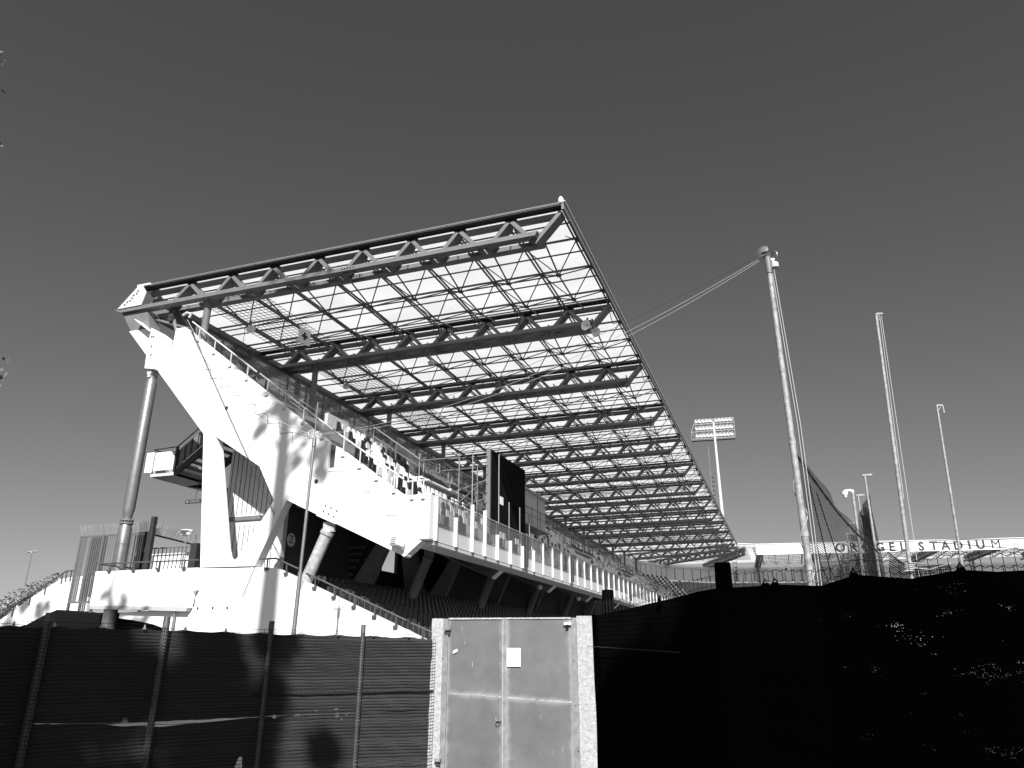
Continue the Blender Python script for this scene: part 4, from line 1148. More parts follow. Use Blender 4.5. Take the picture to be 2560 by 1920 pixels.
t.bar(hx*e+Vector((0, 0, zt0)), hx*e+Vector((0, 0, zt0+1.7)), .09, .09); t.bar(hx*e+Vector((0, 0, zt0+1.7)), hx*HL+Vector((0, 0, zt0+2.5*RH)), .09, .09)
t.bar(hx*e+Vector((0, 0, zt0)), hx*HL+Vector((0, 0, zt0)), .09, .09); t.bar(hx*e+Vector((0, 0, zt0+1.7)), hx*HL+Vector((0, 0, zt0+1.7)), .09, .09); t.bar(hx*e+Vector((0, 0, zt0+1.7)), hx*HL+Vector((0, 0, zt0)), .07, .07)
t.build('lamp_rack', M['galv'], T)
t = MB(); t.bar(hx*e+hy*.7+Vector((0, 0, zt0-.25)), hx*HR+hy*.7+Vector((0, 0, zt0-.25)), 1.3, .1); t.build('walkway', M['steel'], T)
for r_ in range(3):
    for i in range(10):
        s = HL+.35+i*.8+(.5 if i > 4 else 0)
        p = hx*s-hy*.35+Vector((0, 0, zt0+.75+RH*r_)); ax = (-hy*1+Vector((-.3, 0, -.45)))
        MB().lathe(p, [(.10, -.4), (.3, -.28), (.42, .0), (.46, .1), (.38, .09), (.1, -.1)], 10, ax).build('lamp', M['lampw'], T, True)

# ============================================================ NET POLES, ROPES AND NETS ON THE RIGHT
def net_pole(u0, v0, u1, v1, W, r0, r1, label, cap, joints=(), tilt=True):
    a = PW(u0, v0, W); b = PW(u1, v1, W); d = a-b; base = b - d*(b.z/d.z)
    o = thing('net_pole', label, 'pole', 'net poles beside the training pitch', loc=base)
    aa = a-base
    MB().path([(0, 0, 0), aa*.45, aa], [r0, (r0+r1)/2, r1], 14).build('shaft', M['pole'], o, True)
    for j in joints: q = aa*j; MB().path([q-aa.normalized()*.05, q+aa.normalized()*.05], (r0+(r1-r0)*j)*1.1, 14).build('sleeve', M['pole'], o, True)
    return o, base, aa
o, bs, aa = net_pole(1918, 640, 2026, 1440, 16, .092, .056, 'tallest, nearest net pole with ropes and pulleys at its top', 1, (.18, .37, .56, .72))
P1top = bs+aa
t = MB(); t.path([aa*.955, aa*1.0], [.075, .08], 14); t.lathe(aa+Vector((0, 0, 0)), [(.06, -.1), (.1, 0), (.16, .06), (.03, .1)], 12); o_ = t.build('cap', M['steel'], o, True)
hr = RT
def wheel(o, c_, r, n_, m, name='pulley_wheel'):
    t = MB(); n_ = Vector(n_).normalized(); a = n_.orthogonal().normalized(); b = n_.cross(a)
    t.path([c_+(a*math.cos(k*math.pi/10)+b*math.sin(k*math.pi/10))*r for k in range(21)], r*.08, 6)
    for k in range(3): e = a*math.cos(k*math.pi/3)+b*math.sin(k*math.pi/3); t.tube(c_-e*r, c_+e*r, r*.04, 5)
    t.build(name, m, o, True)
t = MB(); t.lathe(aa+Vector((-.05, 0, .13))+hr*-.06, [(.02, -.03), (.13, -.01), (.17, 0), (.13, .02), (.02, .05)], 18, Vector((-.5, -.85, .25))).build('pulley_disc', M['galv'], o, True)
wheel(o, aa+hr*.14+Vector((0, 0, .02)), .11, (-.4, -1, 0), M['galv'])
MB().lathe(aa+hr*.16+Vector((0, 0, -.26)), [(.09, -.06), (.09, .06)], 12).build('insulator', M['rail'], o, True)
t = MB(); t.bar(aa+Vector((0, 0, -.1)), aa+hr*.16+Vector((0, 0, -.1)), .05, .05); t.bar(aa+hr*.12+Vector((0, 0, -.1)), aa+hr*.14+Vector((0, 0, -.25)), .05, .05); t.build('arm', M['rail'], o)
for off, m_ in ((.06, 'rope_d'), (.085, 'rope'), (.12, 'rope_d'), (.15, 'rope')):
    t = MB(); t.path([aa+hr*off*.8+Vector((0, 0, -.3)), aa*.6+hr*(off+.05)-FW*.1, aa*.25+hr*(off+.02)-FW*.1, hr*(off-.02)-FW*.12+Vector((0, 0, 1.6)), hr*(off+.12)-FW*.12], .008, 5)
    t.build('halyard', M[m_], o)
t = MB(); pp = []
for k in range(120):
    f = .1+.38*k/119; an = 2*math.pi*3.6*k/119; q = aa*f; pp.append(q+(hr*math.cos(an)+Vector((FW.x, FW.y, 0)).normalized()*math.sin(an))*.105)
t.path(pp, .010, 5); t.build('wound_cord', M['rope'], o)
o2, bs2, aa2 = net_pole(2190, 785, 2276, 1425, 20, .066, .038, 'slim net pole at middle right with a small hook arm on top', 1, (.3, .34, .62))
t = MB(); t.bar(aa2, aa2+hr*.15, .06, .06); t.path([aa2+hr*.05, aa2+hr*.1+Vector((0, 0, -.13)), aa2+hr*.04+Vector((0, 0, -.2))], .015, 5); t.lathe(aa2+hr*.14, [(.04, -.05), (.04, .05)], 8, hr).build('hook_arm', M['pole'], o2)
t = MB(); t.tube(aa2+hr*.15, hr*.25+Vector((0, 0, .3)), .008, 5); t.tube(aa2+hr*.1, aa2*.5+hr*.08, .008, 5); t.build('halyard', M['rope'], o2)
t = MB()
for k in range(5): t.lathe(aa2*.335+Vector((0, 0, k*.05-.1))+hr*random.uniform(-.05, .05), [(.1, -.03), (.15, 0), (.1, .03)], 10)
t.build('rope_knot', M['rope'], o2, True)
o3, bs3, aa3 = net_pole(2342, 1013, 2409, 1440, 24, .056, .034, 'net pole nearest the right edge with a right-angled bracket at its top', 1, (.45,))
t = MB(); t.bar(aa3, aa3+hr*.2, .05, .05); t.bar(aa3+hr*.2, aa3+hr*.2+Vector((0, 0, -.28)), .035, .035); t.bar(aa3+hr*.17, aa3+hr*.0+Vector((0, 0, -.2)), .02, .02); t.build('bracket', M['pole'], o3)
far_poles = [(zn(1020, 395), zn(1148, 1270), 28, 'the tallest far net pole, with a dark net gathered along it', 'net pole with gathered net'), (zn(943, 628), zn(1060, 1500), 31.8, 'far net pole with a flat bracket, just right of the white camera', ''),
             (zn(832, 950), zn(905, 1520), 38.6, 'far net pole standing over the letter R of the far fascia', ''), (zn(815, 1070), zn(862, 1500), 42, 'far net pole just left of the one over the letter R', ''),
             (zn(745, 1190), zn(795, 1540), 46, 'far net pole in front of the first letter O', ''), (zn(690, 1368), zn(722, 1580), 53, 'short far net pole below the lettered fascia, with a flat cap', ''), (zn(668, 1422), zn(690, 1580), 56, 'shortest and leftmost of the far net poles', '')]
fpos = []
for (a, b, W, lab, _) in far_poles:
    o4, b4, a4 = net_pole(*a, *b, W, .052, .042, lab, 1)
    t = MB(); t.box(a4.x-.08, a4.x+.26, a4.y-.04, a4.y+.04, a4.z-.07, a4.z); t.build('bracket', M['pole'], o4); fpos.append((b4, a4))
# dome camera pole
pa = PW(*zn(880, 570), 24); pbq = PW(*zn(1000, 1520), 24)
dd = pa-pbq; base_ = pbq-dd*(pbq.z/dd.z)
o = thing('camera_pole', 'pole with a white dome security camera on a side arm', 'camera', loc=base_); a4 = pa-base_
MB().path([(0, 0, 0), a4], [.055, .045], 12).build('shaft', M['pole'], o, True)
MB().path([a4+Vector((0, 0, -.08)), a4+hr*-.08+Vector((0, 0, -.03)), a4+hr*-.2+Vector((0, 0, -.04)), a4+hr*-.26+Vector((0, 0, -.07))], [.07, .045, .04, .06], 10).build('arm', M['lampw'], o, True)
MB().lathe(a4+hr*-.27+Vector((0, 0, -.17)), [(.03, -.11), (.06, -.08), (.07, -.02), (.09, 0), (.09, .09), (.04, .12)], 16).build('dome', M['lampw'], o, True)

def net_sheet(name, label, rows, m, uvscale=1.0):
    """rows: list of equal-length point lists"""
    t = MB(); nr, nc = len(rows), len(rows[0]); uv = []
    for r_ in rows: 
        for p in r_: t.v.append(tuple(p))
    for i in range(nr):
        for j in range(nc):
            du = (Vector(rows[i][j])-Vector(rows[i][0])).length; dv = sum((Vector(rows[k][0])-Vector(rows[k+1][0])).length for k in range(i)); uv.append((du*uvscale, dv*uvscale))
    for i in range(nr-1):
        for j in range(nc-1): a = i*nc+j; t.f.append((a, a+1, a+nc+1, a+nc))
    t.uv = uv
    return t
def tri_net(apexL, botL, apexR, W0, W1, folds, n=26, m=18):
    A = Vector(apexL); B_ = Vector(botL); C_ = Vector(apexR); rows = []
    for i in range(n):
        f = i/(n-1); L_ = A+(B_-A)*f; Rr = A+(C_-A)*f
        Rb = C_+(Vector((C_.x, C_.y, .5))-C_)*max(0, (f-.0))
        row = []
        for j in range(m):
            g_ = j/(m-1); p = L_+(Rr-L_)*g_ if False else None
            top = A+(C_-A)*g_; bot = Vector((B_.x+(C_.x-B_.x)*g_, B_.y+(C_.y-B_.y)*g_, B_.z)); p = top+(bot-top)*f
            p = p+Vector((.4, -.9, 0)).normalized()*(.12*math.sin(g_*9+f*2)+.07*math.sin(g_*23+f*4))*min(1, 4*g_)
            row.append(p)
        rows.append(row)
    return rows
A = PW(*zr(552, 12), 16); Bp = PW(*zr(600, 900), 16); Bp = Vector((A.x+.05, A.y, .6)); Cp = PW(*zr(1145, 725), 21)
N1 = thing('ball_net', 'fine dark ball net hanging in a slanting triangle from the nearest net pole', 'net', loc=(A.x, A.y, 0))
rows = tri_net(A, Bp, Cp, 0, 0, 0)
t = net_sheet('', '', rows, None); q = t.build('mesh', M['net'], N1, False, fix=False); q.location = (-A.x, -A.y, 0)
t = MB(); t.path([A+(Cp-A)*(k/12)+Vector((0, 0, -.25*math.sin(math.pi*k/12))) for k in range(13)], .028, 6); q = t.build('edge_rope', M['rope_d'], N1); q.location = (-A.x, -A.y, 0)
# the rows' top edge follows the same sag
t = MB()
for g0, g1 in ((.25, .45), (.45, .62), (.75, .9)):
    p = A+(Cp-A)*g0*.25+Vector((0, 0, -.4)); q_ = Vector((A.x+(Cp.x-A.x)*g1, A.y+(Cp.y-A.y)*g1, 1.6)); t.path([p, (p+q_)/2+Vector((-.25, 0, .1)), q_], .014, 5)
q = t.build('fold_cords', M['rope_d'], N1); q.location = (-A.x, -A.y, 0)
# gathered net on the tallest far pole
b0, a0 = fpos[0]; b1, a1 = fpos[1]
N2 = thing('gathered_net', 'dark net gathered and hanging between the two tallest far net poles', 'net', loc=b0)
rows = []
for i in range(16):
    f = i/15; row = []
    for j in range(10):
        g_ = j/9; top0 = b0+a0*.94; top1 = b1+a1*.93
        x = top0.lerp(top1, g_); x.z = top0.z+(top1.z-top0.z)*g_-.75*math.sin(math.pi*g_)
        p = Vector((x.x, x.y, x.z*(1-f)+.3*f)); p += Vector((.3*math.sin(j*2.3+f*3)*.5, .1*math.sin(j*4), 0)); row.append(p)
    rows.append(row)
t = net_sheet('', '', rows, None); q = t.build('mesh', M['net_d'], N2, False, fix=False); q.location = -Vector(b0)
rows = []
for i in range(12):
    f = i/11; row = []
    for j in range(20):
        g_ = j/19; k = min(len(fpos)-2, int(1+g_*(len(fpos)-2.001))); gg = (1+g_*(len(fpos)-2.001))-k
        k = max(1, k); a_ = fpos[k][0]+fpos[k][1]*.95; b_ = fpos[k+1][0]+fpos[k+1][1]*.95; x = a_.lerp(b_, gg); x.z -= .8*math.sin(math.pi*gg)
        row.append(Vector((x.x, x.y, x.z*(1-f)+.3*f)))
    rows.append(row)
N3 = thing('far_net', 'dark net strung along the row of far net poles', 'net', loc=fpos[1][0])
t = net_sheet('', '', rows, None); q = t.build('mesh', M['net'], N3, False, fix=False); q.location = -Vector(fpos[1][0])
# small tent of net at the middle pole
A = bs2+aa2*.335; L_ = PW(*lz(420, 420), 21); R_ = PW(*lz(1240, 575), 19)
N4 = thing('small_net', 'small peaked net hanging from the knot on the middle net pole', 'net', loc=(A.x, A.y, 0))
for (e, nm) in ((L_, 'mesh'), (R_, 'mesh')):
    bm_ = Vector((A.x, A.y, 1.0)); rows = []
    for i in range(10):
        f = i/9; rows.append([(A.lerp(e, j/9)).lerp(Vector((A.x+(e.x-A.x)*j/9, A.y+(e.y-A.y)*j/9, 1.2)), f) for j in range(10)])
    t = net_sheet('', '', rows, None); q = t.build(nm, M['net'], N4, False, fix=False); q.location = (-A.x, -A.y, 0)
t = MB(); t.path([A, A.lerp(L_, .5)+Vector((0, 0, -.05)), L_], .02, 5); t.path([A, A.lerp(R_, .5)+Vector((0, 0, -.1)), R_], .02, 5); q = t.build('edge_rope', M['rope'], N4); q.location = (-A.x, -A.y, 0)

# ropes from the tallest pole to the halyard pole, and up to the stand
P = thing('rope_pole', 'slim grey pole with a pulley head in front of the white end wall', 'pole', loc=(-14.95, 21.4, 0))
pb_ = PY(*z4(245, 1610), 21.4); ptp = PY(*z4(380, 345), 21.4); b0_ = Vector((-14.95, 21.4, 0))
bb_ = pb_-(ptp-pb_)*(pb_.z/(ptp.z-pb_.z)); P.location = bb_
MB().path([(0, 0, 0), (ptp-bb_)*.47, (ptp-bb_)*.471, ptp-bb_], [.075, .068, .052, .048], 12).build('shaft', M['galv'], P, True)
MB().path([ptp-bb_+Vector((0, 0, -.35)), ptp-bb_+Vector((0, 0, -.05))], .075, 12).build('socket', M['galv'], P, True)
hp = ptp-bb_+Vector((0, 0, .1))
wheel(P, hp+Vector((-.12, 0, .03)), .14, (.8, -.5, .2), M['rail'], 'pulley_wheel'); wheel(P, hp+Vector((.14, 0, 0)), .11, (.7, -.7, .0), M['rail'], 'pulley_wheel')
MB().tube(ptp-bb_, ptp-bb_+Vector((0, 0, 1.3)), .022, 6).build('spike', M['steel'], P)
MB().tube((-.3, 0, hp.z-.12), (.3, 0, hp.z-.12), .02, 6).build('cross_bar', M['rail'], P)
def rope(name, a, b, sag, r, m, label, n=24):
    a = Vector(a); b = Vector(b); t = MB()
    t.path([a.lerp(b, k/n)-Vector((0, 0, sag*4*(k/n)*(1-k/n))) for k in range(n+1)], r, 5)
    o = t.build(name, M[m]); relocate(o, a); return tag(o, label, 'rope', 'ropes between the poles and the stand')
head = ptp+Vector((0, 0, .1))
for dz, sg_, m_, r_, l in ((.02, .85, 'rope', .007, 'upper pale rope strung from the tallest pole to the slim pole'), (-.03, .98, 'rope', .007, 'lower pale rope strung from the tallest pole to the slim pole'), (.10, .55, 'rope_d', .006, 'thin dark wire stretched tight from the tallest pole toward the roof edge')):
    rope('rope', P1top+Vector((-.05, 0, dz)), head+Vector((.1, 0, dz*.3)), sg_, r_, m_, l)
top_l = PY(*zt(745, 470), 27.8)
rope('rope', top_l, head+Vector((-.1, 0, 0)), 1.0, .011, 'rope', 'pale rope sagging from the top of the end wall to the slim pole')
rope('rope', top_l+Vector((.05, 0, -.05)), head+Vector((-.1, 0, -.1)), 1.25, .007, 'rope_d', 'lower thin dark rope from the top of the end wall to the slim pole')
rope('rope', top_l, PY(*z7(1440, 940), 27.8), .1, .018, 'rope_d', 'dark cable running straight down the face of the end wall')
rope('rope', top_l+Vector((-.1, 0, 0)), PY(*z7(960, 0), 27.8)+Vector((.8, 0, 0)), .1, .012, 'rope_d', 'short thin cable beside the long one on the end wall')
rope('rope', PY(*z7(1235, 1478), 27.9), PY(*z3(1570, 1380), 27.9), 0, .02, 'rope_d', 'dark cable end leaving the foot of the splayed leg')
t = MB(); t.path([top_l+Vector((-.35, 0, .3)), top_l+Vector((-.1, 0, .42)), top_l+Vector((.2, 0, .3)), top_l+Vector((.1, 0, .1))], .07, 8)
o = t.build('rope_pulley', M['rail']); relocate(o, top_l); tag(o, 'white pulley block holding the ropes at the top of the end wall', 'pulley')

# ============================================================ FENCES
def fence_line(pts): return [Vector((p[0], p[1], 0)) for p in pts]
def wpos(u, W): q = PW(u, 1632, W); return Vector((q.x, q.y, 0))
LP = [wpos(-230, 6.4), wpos(92, 7.5), wpos(399, 8.3), wpos(668, 8.9), wpos(902, 9.3), wpos(1086, 9.5)]
post_x = [PW(*z9(x, y), W) for (x, y, W) in ((218, 105, 7.5), (822, 125, 8.3), (1357, 147, 8.9), (1820, 165, 9.3))]
tops_l = [1.98, 1.965, 1.955, 1.94, 1.925]
LF = thing('mesh_fence', 'wire mesh fence with dark shade fabric left of the metal gate', 'fence', loc=LP[2])
def lf(t, n, m, label=None): q = t.build(n, m, LF, False, fix=False); q.location = -LP[2]; return tag(q, label)
class Poly:
    def __init__(s, pts):
        s.p = pts; s.l = [0]
        for a, b in zip(pts, pts[1:]): s.l.append(s.l[-1]+(b-a).length)
    def at(s, d):
        d = max(0, min(s.l[-1], d))
        for i in range(len(s.p)-1):
            if d <= s.l[i+1]+1e-9:
                f = (d-s.l[i])/(s.l[i+1]-s.l[i]); q = s.p[i].lerp(s.p[i+1], f); e = (s.p[i+1]-s.p[i]).normalized(); return q, e
PL = Poly(LP); Ltot = PL.l[-1]
FWh = Vector((FW.x, FW.y, 0)).normalized()
def nrm(e): # horizontal normal on the camera's side
    n_ = Vector((e.y, -e.x, 0)); return n_ if n_.dot(-FWh) > 0 else -n_
ltop = lambda d: 1.955-.012*d+.0
# posts
for i, (d_, ztp, r_) in enumerate(zip(PL.l[1:5], (2.0, 1.975, 1.945, 1.92), (.036, .035, .030, .028))):
    q, e = PL.at(d_); bk = q+nrm(e)*(.03+r_)
    t = MB(); ztop_ = post_x[i].z; t.path([(bk.x, bk.y, 0), (bk.x, bk.y, ztop_-.008), (bk.x, bk.y, ztop_)], [r_, r_, r_*.9], 14)
    qq = t.build('post', M['post'], LF, True); qq.location = -LP[2]
fab_top = [PW(*z9(x, y), W).z for x, y, W in ((-400, 160, 6.4), (190, 168, 7.5), (830, 185, 8.3), (1350, 205, 8.9), (1810, 215, 9.3), (2190, 230, 9.5))]
def lerp_list(vals, ls, d):
    for i in range(len(ls)-1):
        if d <= ls[i+1]+1e-9: return vals[i]+(vals[i+1]-vals[i])*(d-ls[i])/(ls[i+1]-ls[i])
    return vals[-1]
def clip_scallop(d, pitch, depth): f = (d % pitch)/pitch; return -depth*math.sin(math.pi*f)
def fabric(PLn, topf, lo, n=260, m=36, off=.0, fold=.02, z_lo=None, cut=None, seed=0):
    t = MB(); uv = []; tot = PLn.l[-1]
    for i in range(n+1):
        d = tot*i/n; q, e = PLn.at(d); nn = nrm(e); zt_ = topf(d); zb_ = lo(d)
        for j in range(m+1):
            z = zb_+(zt_-zb_)*j/m
            o_ = off+fold*(noise.noise(Vector((d*1.3, z*.8, seed)))+.5*noise.noise(Vector((d*3.1, z*2.2, seed+3))))
            p = q+nn*o_; t.v.append((p.x, p.y, z)); uv.append((d, z))
    for i in range(n):
        for j in range(m):
            a = i*(m+1)+j
            if cut and cut((i+.5)*tot/n, (t.v[a][2]+t.v[a+1][2])/2): continue
            t.f.append((a, a+m+1, a+m+2, a+1))
    t.uv = uv; return t
ltopf = lambda d: lerp_list(fab_top, PL.l, d)+clip_scallop(d, .42, .02)
# tear: height of the slit along the fence
slit_u = [(0, 668), (130, 662), (640, 655), (760, 662), (1300, 627), (1760, 612)]
def slit_z(d):
    # measured heights over the posts
    hs = [PW(*z9(x, y), W).z for x, y, W in ((-400, 675, 6.4), (100, 662, 7.5), (750, 660, 8.3), (1310, 626, 8.9), (1770, 608, 9.3), (2190, 590, 9.5))]
    return lerp_list(hs, PL.l, d)
dP2 = PL.l[2]; dP3 = PL.l[3]
def slit_gap(d):
    g_ = .0
    g_ += .030*math.exp(-((d-(dP2+.12))/.22)**2)+.022*math.exp(-((d-(dP2-.25))/.13)**2)+.018*math.exp(-((d-dP2-.55)/.35)**2)
    g_ += .006*max(0, noise.noise(Vector((d*6, 0, 0))))+(.004 if PL.l[1]+.1 < d < PL.l[4] else 0)
    return g_ if d < PL.l[4]+.05 else 0
def dz9(x, y):
    W = lerp_list([6.4, 7.5, 8.3, 8.9, 9.3, 9.5], [-400, 186, 802, 1343, 1813, 2184], x)
    q = PW(*z9(x, y), W); h = Vector((q.x, q.y, 0)); i = min(range(0, 901), key=lambda i: (PL.at(Ltot*i/900)[0]-h).length); return Ltot*i/900, q.z
holes = [(dz9(x, y), rx, rz) for x, y, rx, rz in ((640, 648, .03, .022), (768, 676, .028, .024), (800, 660, .03, .014), (1380, 628, .024, .016), (1495, 620, .034, .013), (1590, 597, .018, .012), (1697, 620, .02, .028), (1745, 615, .016, .014), (1690, 590, .024, .010), (1720, 640, .012, .014))]
def tear(d, z): return any(((d-c[0])/a)**2+((z-c[1])/b)**2 < 1 for c, a, b in holes)
def hole_cut(d, z):
    if tear(d, z): return True
    dc = dP3-.17+.08*(z-.5); w_ = .055*math.sqrt(max(0, 1-((z-.16)/.40)**2))
    return abs(d-dc) < w_
lf(fabric(PL, ltopf, lambda d: slit_z(d)+slit_gap(d)*.3, 560, 90, -.0, .012, cut=tear, seed=1), 'upper_fabric', M['fabric'])
lf(fabric(PL, lambda d: slit_z(d)-slit_gap(d), lambda d: .02, 560, 110, -.004, .016, cut=hole_cut, seed=9), 'lower_fabric', M['fabric'])
# seam band
t = MB(); prevp = None; pts_ = []
for i in range(120):
    d = PL.l[3]-.1+(Ltot-PL.l[3]+.1)*i/119; q, e = PL.at(d)
    hs = [PW(*z9(x, y), W).z for x, y, W in ((1340, 513, 8.9), (1790, 506, 9.3), (2190, 495, 9.5))]; f = (d-PL.l[3])/(Ltot-PL.l[3]); z = hs[0]+(hs[2]-hs[0])*f
    p = q+nrm(e)*.03; pts_.append((p.x, p.y, z+.002*math.sin(i*2)))
t.path(pts_, .009, 5); lf(t, 'seam', M['wire'])
# wire mesh: verticals and horizontals in front of the fabric
t = MB(); step = .0265; n = int(Ltot/step); w_ = .0016
for i in range(n+1):
    d = i*step; q, e = PL.at(d); nn = nrm(e); p = q+nn*.105; zt_ = ltopf(d)+.045
    t.bar((p.x, p.y, 0), (p.x, p.y, zt_), w_, w_)
k = 0; z = .05
while z < 1.99:
    row = []
    for i in range(0, 181):
        d = Ltot*i/180; 
        if z > ltopf(d)+.04: continue
        q, e = PL.at(d); p = q+nrm(e)*.107; row.append((p.x, p.y, z+.0035*math.sin(d*17+k)+.004*noise.noise(Vector((d*2, z*3, 0)))))
    if len(row) > 2: t.path(row, .0028, 3)
    z += .0345; k += 1
lf(t, 'wire_mesh', M['wire'])
t = MB(); d = .2
while d < Ltot-.1:
    q, e = PL.at(d-(d % .42)); nn = nrm(e); p = q+nn*.03; z = ltopf(d-(d % .42))
    a = Vector((p.x, p.y, z+.02)); t.prism([[(-.018, -.03), (.018, -.03), (0, .02)]], lambda s_: a+e*s_[0]+Vector((0, 0, s_[1])), lambda s_: a+e*s_[0]+nn*.006+Vector((0, 0, s_[1]))); d += .42
lf(t, 'fabric_clips', M['rail'])

# right fence
RP = [wpos(1484, 6.6), wpos(1502, 6.4), wpos(1650, 5.6), wpos(1799, 4.9), wpos(2060, 4.55), wpos(2500, 3.8), wpos(3000, 3.3)]
PR = Poly(RP); RF = thing('mesh_fence', 'wavy wire fence with black shade fabric right of the metal gate', 'fence', loc=RP[3])
def rf(t, n, m, smooth=False): q = t.build(n, m, RF, smooth, fix=False); q.location = -RP[3]; return q
dtop = [(1484, 1536, 6.6), (1500, 1538, 6.4), (1660, 1502, 5.55), (1763, 1480, 5.1), (1800, 1472, 4.9), (1880, 1467, 4.8), (1945, 1462, 4.72), (2060, 1465, 4.55), (2160, 1439, 4.4), (2300, 1449, 4.15), (2425, 1427, 3.93), (2500, 1432, 3.8), (2560, 1430, 3.75), (3000, 1400, 3.3)]
ds_ = []; zs_ = []
for u, v, W in dtop:
    q = PW(u, v, W); best = min(range(0, 2001), key=lambda i: (PR.at(PR.l[-1]*i/2000)[0]-Vector((q.x, q.y, 0))).length); d = PR.l[-1]*best/2000
    if ds_ and d <= ds_[-1]: d = ds_[-1]+.01
    ds_.append(d); zs_.append(q.z)
ds_[0] = 0
rtop = lambda d: lerp_list(zs_, ds_, d)
rf(fabric(PR, rtop, lambda d: .02, 300, 30, 0, .03, seed=5), 'fabric', M['fabric_r'])
clipd = [ds_[6], ds_[8], ds_[10], ds_[2], ds_[4]+.3]
for d_, zt_, r_ in ((PR.l[1], 2.095, .049), (PR.l[3], 2.15, .052)):
    q, e = PR.at(d_); q = q-nrm(e)*.08
    t = MB(); t.path([(q.x, q.y, 0), (q.x, q.y, zt_-.012), (q.x, q.y, zt_)], [r_, r_, r_*.93], 20); qq = t.build('post', M['post_d'], RF, True); qq.location = -RP[3]
t = MB(); d = .02
while d < PR.l[-1]:
    q, e = PR.at(d); p = q-nrm(e)*.03; t.tube((p.x, p.y, .1), (p.x, p.y, min(2.07, rtop(d)+.115)), .0019, 5); d += .052
for k in range(26):
    row = []; hgt = None
    dd_ = 0
    while dd_ < PR.l[-1]:
        q, e = PR.at(dd_); p = q-nrm(e)*.03; ph = (dd_ % .052)/.052
        z = lerp_list([zz+.0 for zz in zs_], ds_, dd_)+.085-.062*k+.007*math.sin(2*math.pi*ph)+.004*noise.noise(Vector((dd_*3, k, 0)))
        row.append((p.x, p.y, z)); dd_ += .013
    if k < 3: t.path(row, .0019, 4)
rf(t, 'wire_mesh', M['wire'])
for d_ in clipd:
    q, e = PR.at(d_); nn = nrm(e); p = q+nn*.012; z = rtop(d_); t = MB()
    a = Vector((p.x, p.y, z)); t.path([a-e*.032-Vector((0, 0, .02)), a+Vector((0, 0, .035)), a+e*.03-Vector((0, 0, .02))], .005, 6)
    t.prism([[(-.034, -.03), (.034, -.03), (.012, .012), (-.012, .012)]], lambda s_: a+e*s_[0]+Vector((0, 0, s_[1])), lambda s_: a+e*s_[0]+nn*.006+Vector((0, 0, s_[1])))
    qq = t.build('fabric_clip', M['post_d'], RF, True); qq.location = -RP[3]
# fine threads over the fabric
t = MB(); pts_ = []
for i in range(30): d = PR.l[1]+(PR.l[3]-PR.l[1])*i/29-.4; q, e = PR.at(max(0, d)); p = q+nrm(e)*.045; pts_.append((p.x, p.y, 1.66-.004*i*.5))
t.path(pts_, .0018, 4)
rf(t, 'loose_thread', M['tube'])

# ============================================================ GATE
GW = 9.5
gl = PW(*z8(92, 250), GW); gr = PW(*z8(1640, 190), GW-.25)
gl0 = Vector((gl.x, gl.y, 0)); gr0 = Vector((gr.x, gr.y, 0)); ge = (gr0-gl0).normalized(); gn = nrm(ge); gwid = (gr0-gl0).length
G = thing('metal_gate', 'grey double leaf sheet metal gate between two rough concrete pillars', 'gate', loc=gl0)
def gpt(s, n_, z): return ge*s+gn*n_+Vector((0, 0, z))
def gbox(t, s0, s1, n0, n1, z0, z1):
    vs = [gpt(s, n_, z) for s in (s0, s1) for n_ in (n0, n1) for z in (z0, z1)]
    t.add(vs, [(0, 1, 3, 2), (4, 6, 7, 5), (0, 4, 5, 1), (2, 3, 7, 6), (0, 2, 6, 4), (1, 5, 7, 3)]); return t
px2m = gwid/(1640-92)
gs = lambda x: (x-92)*px2m
GT = gl.z; zpx = lambda y: PW(*z8(760, y), GW-.12).z
# leaves: left 225..745, right 785..1380 ; frames 190-240, 745-790, 1380-1440
def leaf_sheet(xa, xb, nf, zt_, ya, yb, name):
    t = MB(); NX, NZ = 24, 60; t.uv = []
    for i in range(NX+1):
        for j in range(NZ+1):
            x = xa+(xb-xa)*i/NX; z = .03+(zt_-.03)*j/NZ; sm = zpx(ya+(yb-ya)*i/NX)
            w_ = .0022*noise.noise(Vector((x*.004, z*1.5, 2)))
            t.v.append(tuple(gpt(gs(x), nf+w_, z))); t.uv.append((min(x-xa, xb-x)*px2m, abs(z-sm)))
    for i in range(NX):
        for j in range(NZ): a = i*(NZ+1)+j; t.f.append((a, a+1, a+NZ+2, a+NZ+1))
    o_ = len(t.v); gbox(t, gs(xa), gs(xb), -.03, nf-.008, .03, zt_); t.uv += [(1, 1)]*(len(t.v)-o_)
    t.build(name, M['gate'], G, False)
leaf_sheet(235, 752, -.012, GT-.012, 956, 990, 'left_leaf')
leaf_sheet(790, 1382, -.010, GT-.010, 998, 1038, 'right_leaf')
t = MB(); gbox(t, gs(745), gs(793), -.035, .012, .02, GT-.004); t.build('centre_stile', M['gframe'], G)
t = MB(); gbox(t, gs(752), gs(758), .012, .020, .02, GT-.01); gbox(t, gs(786), gs(790), .0125, .018, .02, GT-.01); t.build('stile_edges', M['weld'], G)
t = MB(); gbox(t, gs(186), gs(232), -.04, .0, .02, GT-.003); gbox(t, gs(222), gs(238), 0, .022, .02, GT-.003); t.build('hinge_stile', M['gframe'], G)
t = MB(); gbox(t, gs(1384), gs(1442), -.05, .004, .02, GT+.0); t.build('lock_stile', M['gframe'], G)
t = MB(); gbox(t, gs(235), gs(1384), -.04, .004, GT-.012, GT+.006); t.build('top_rail', M['weld'], G)
t = MB()
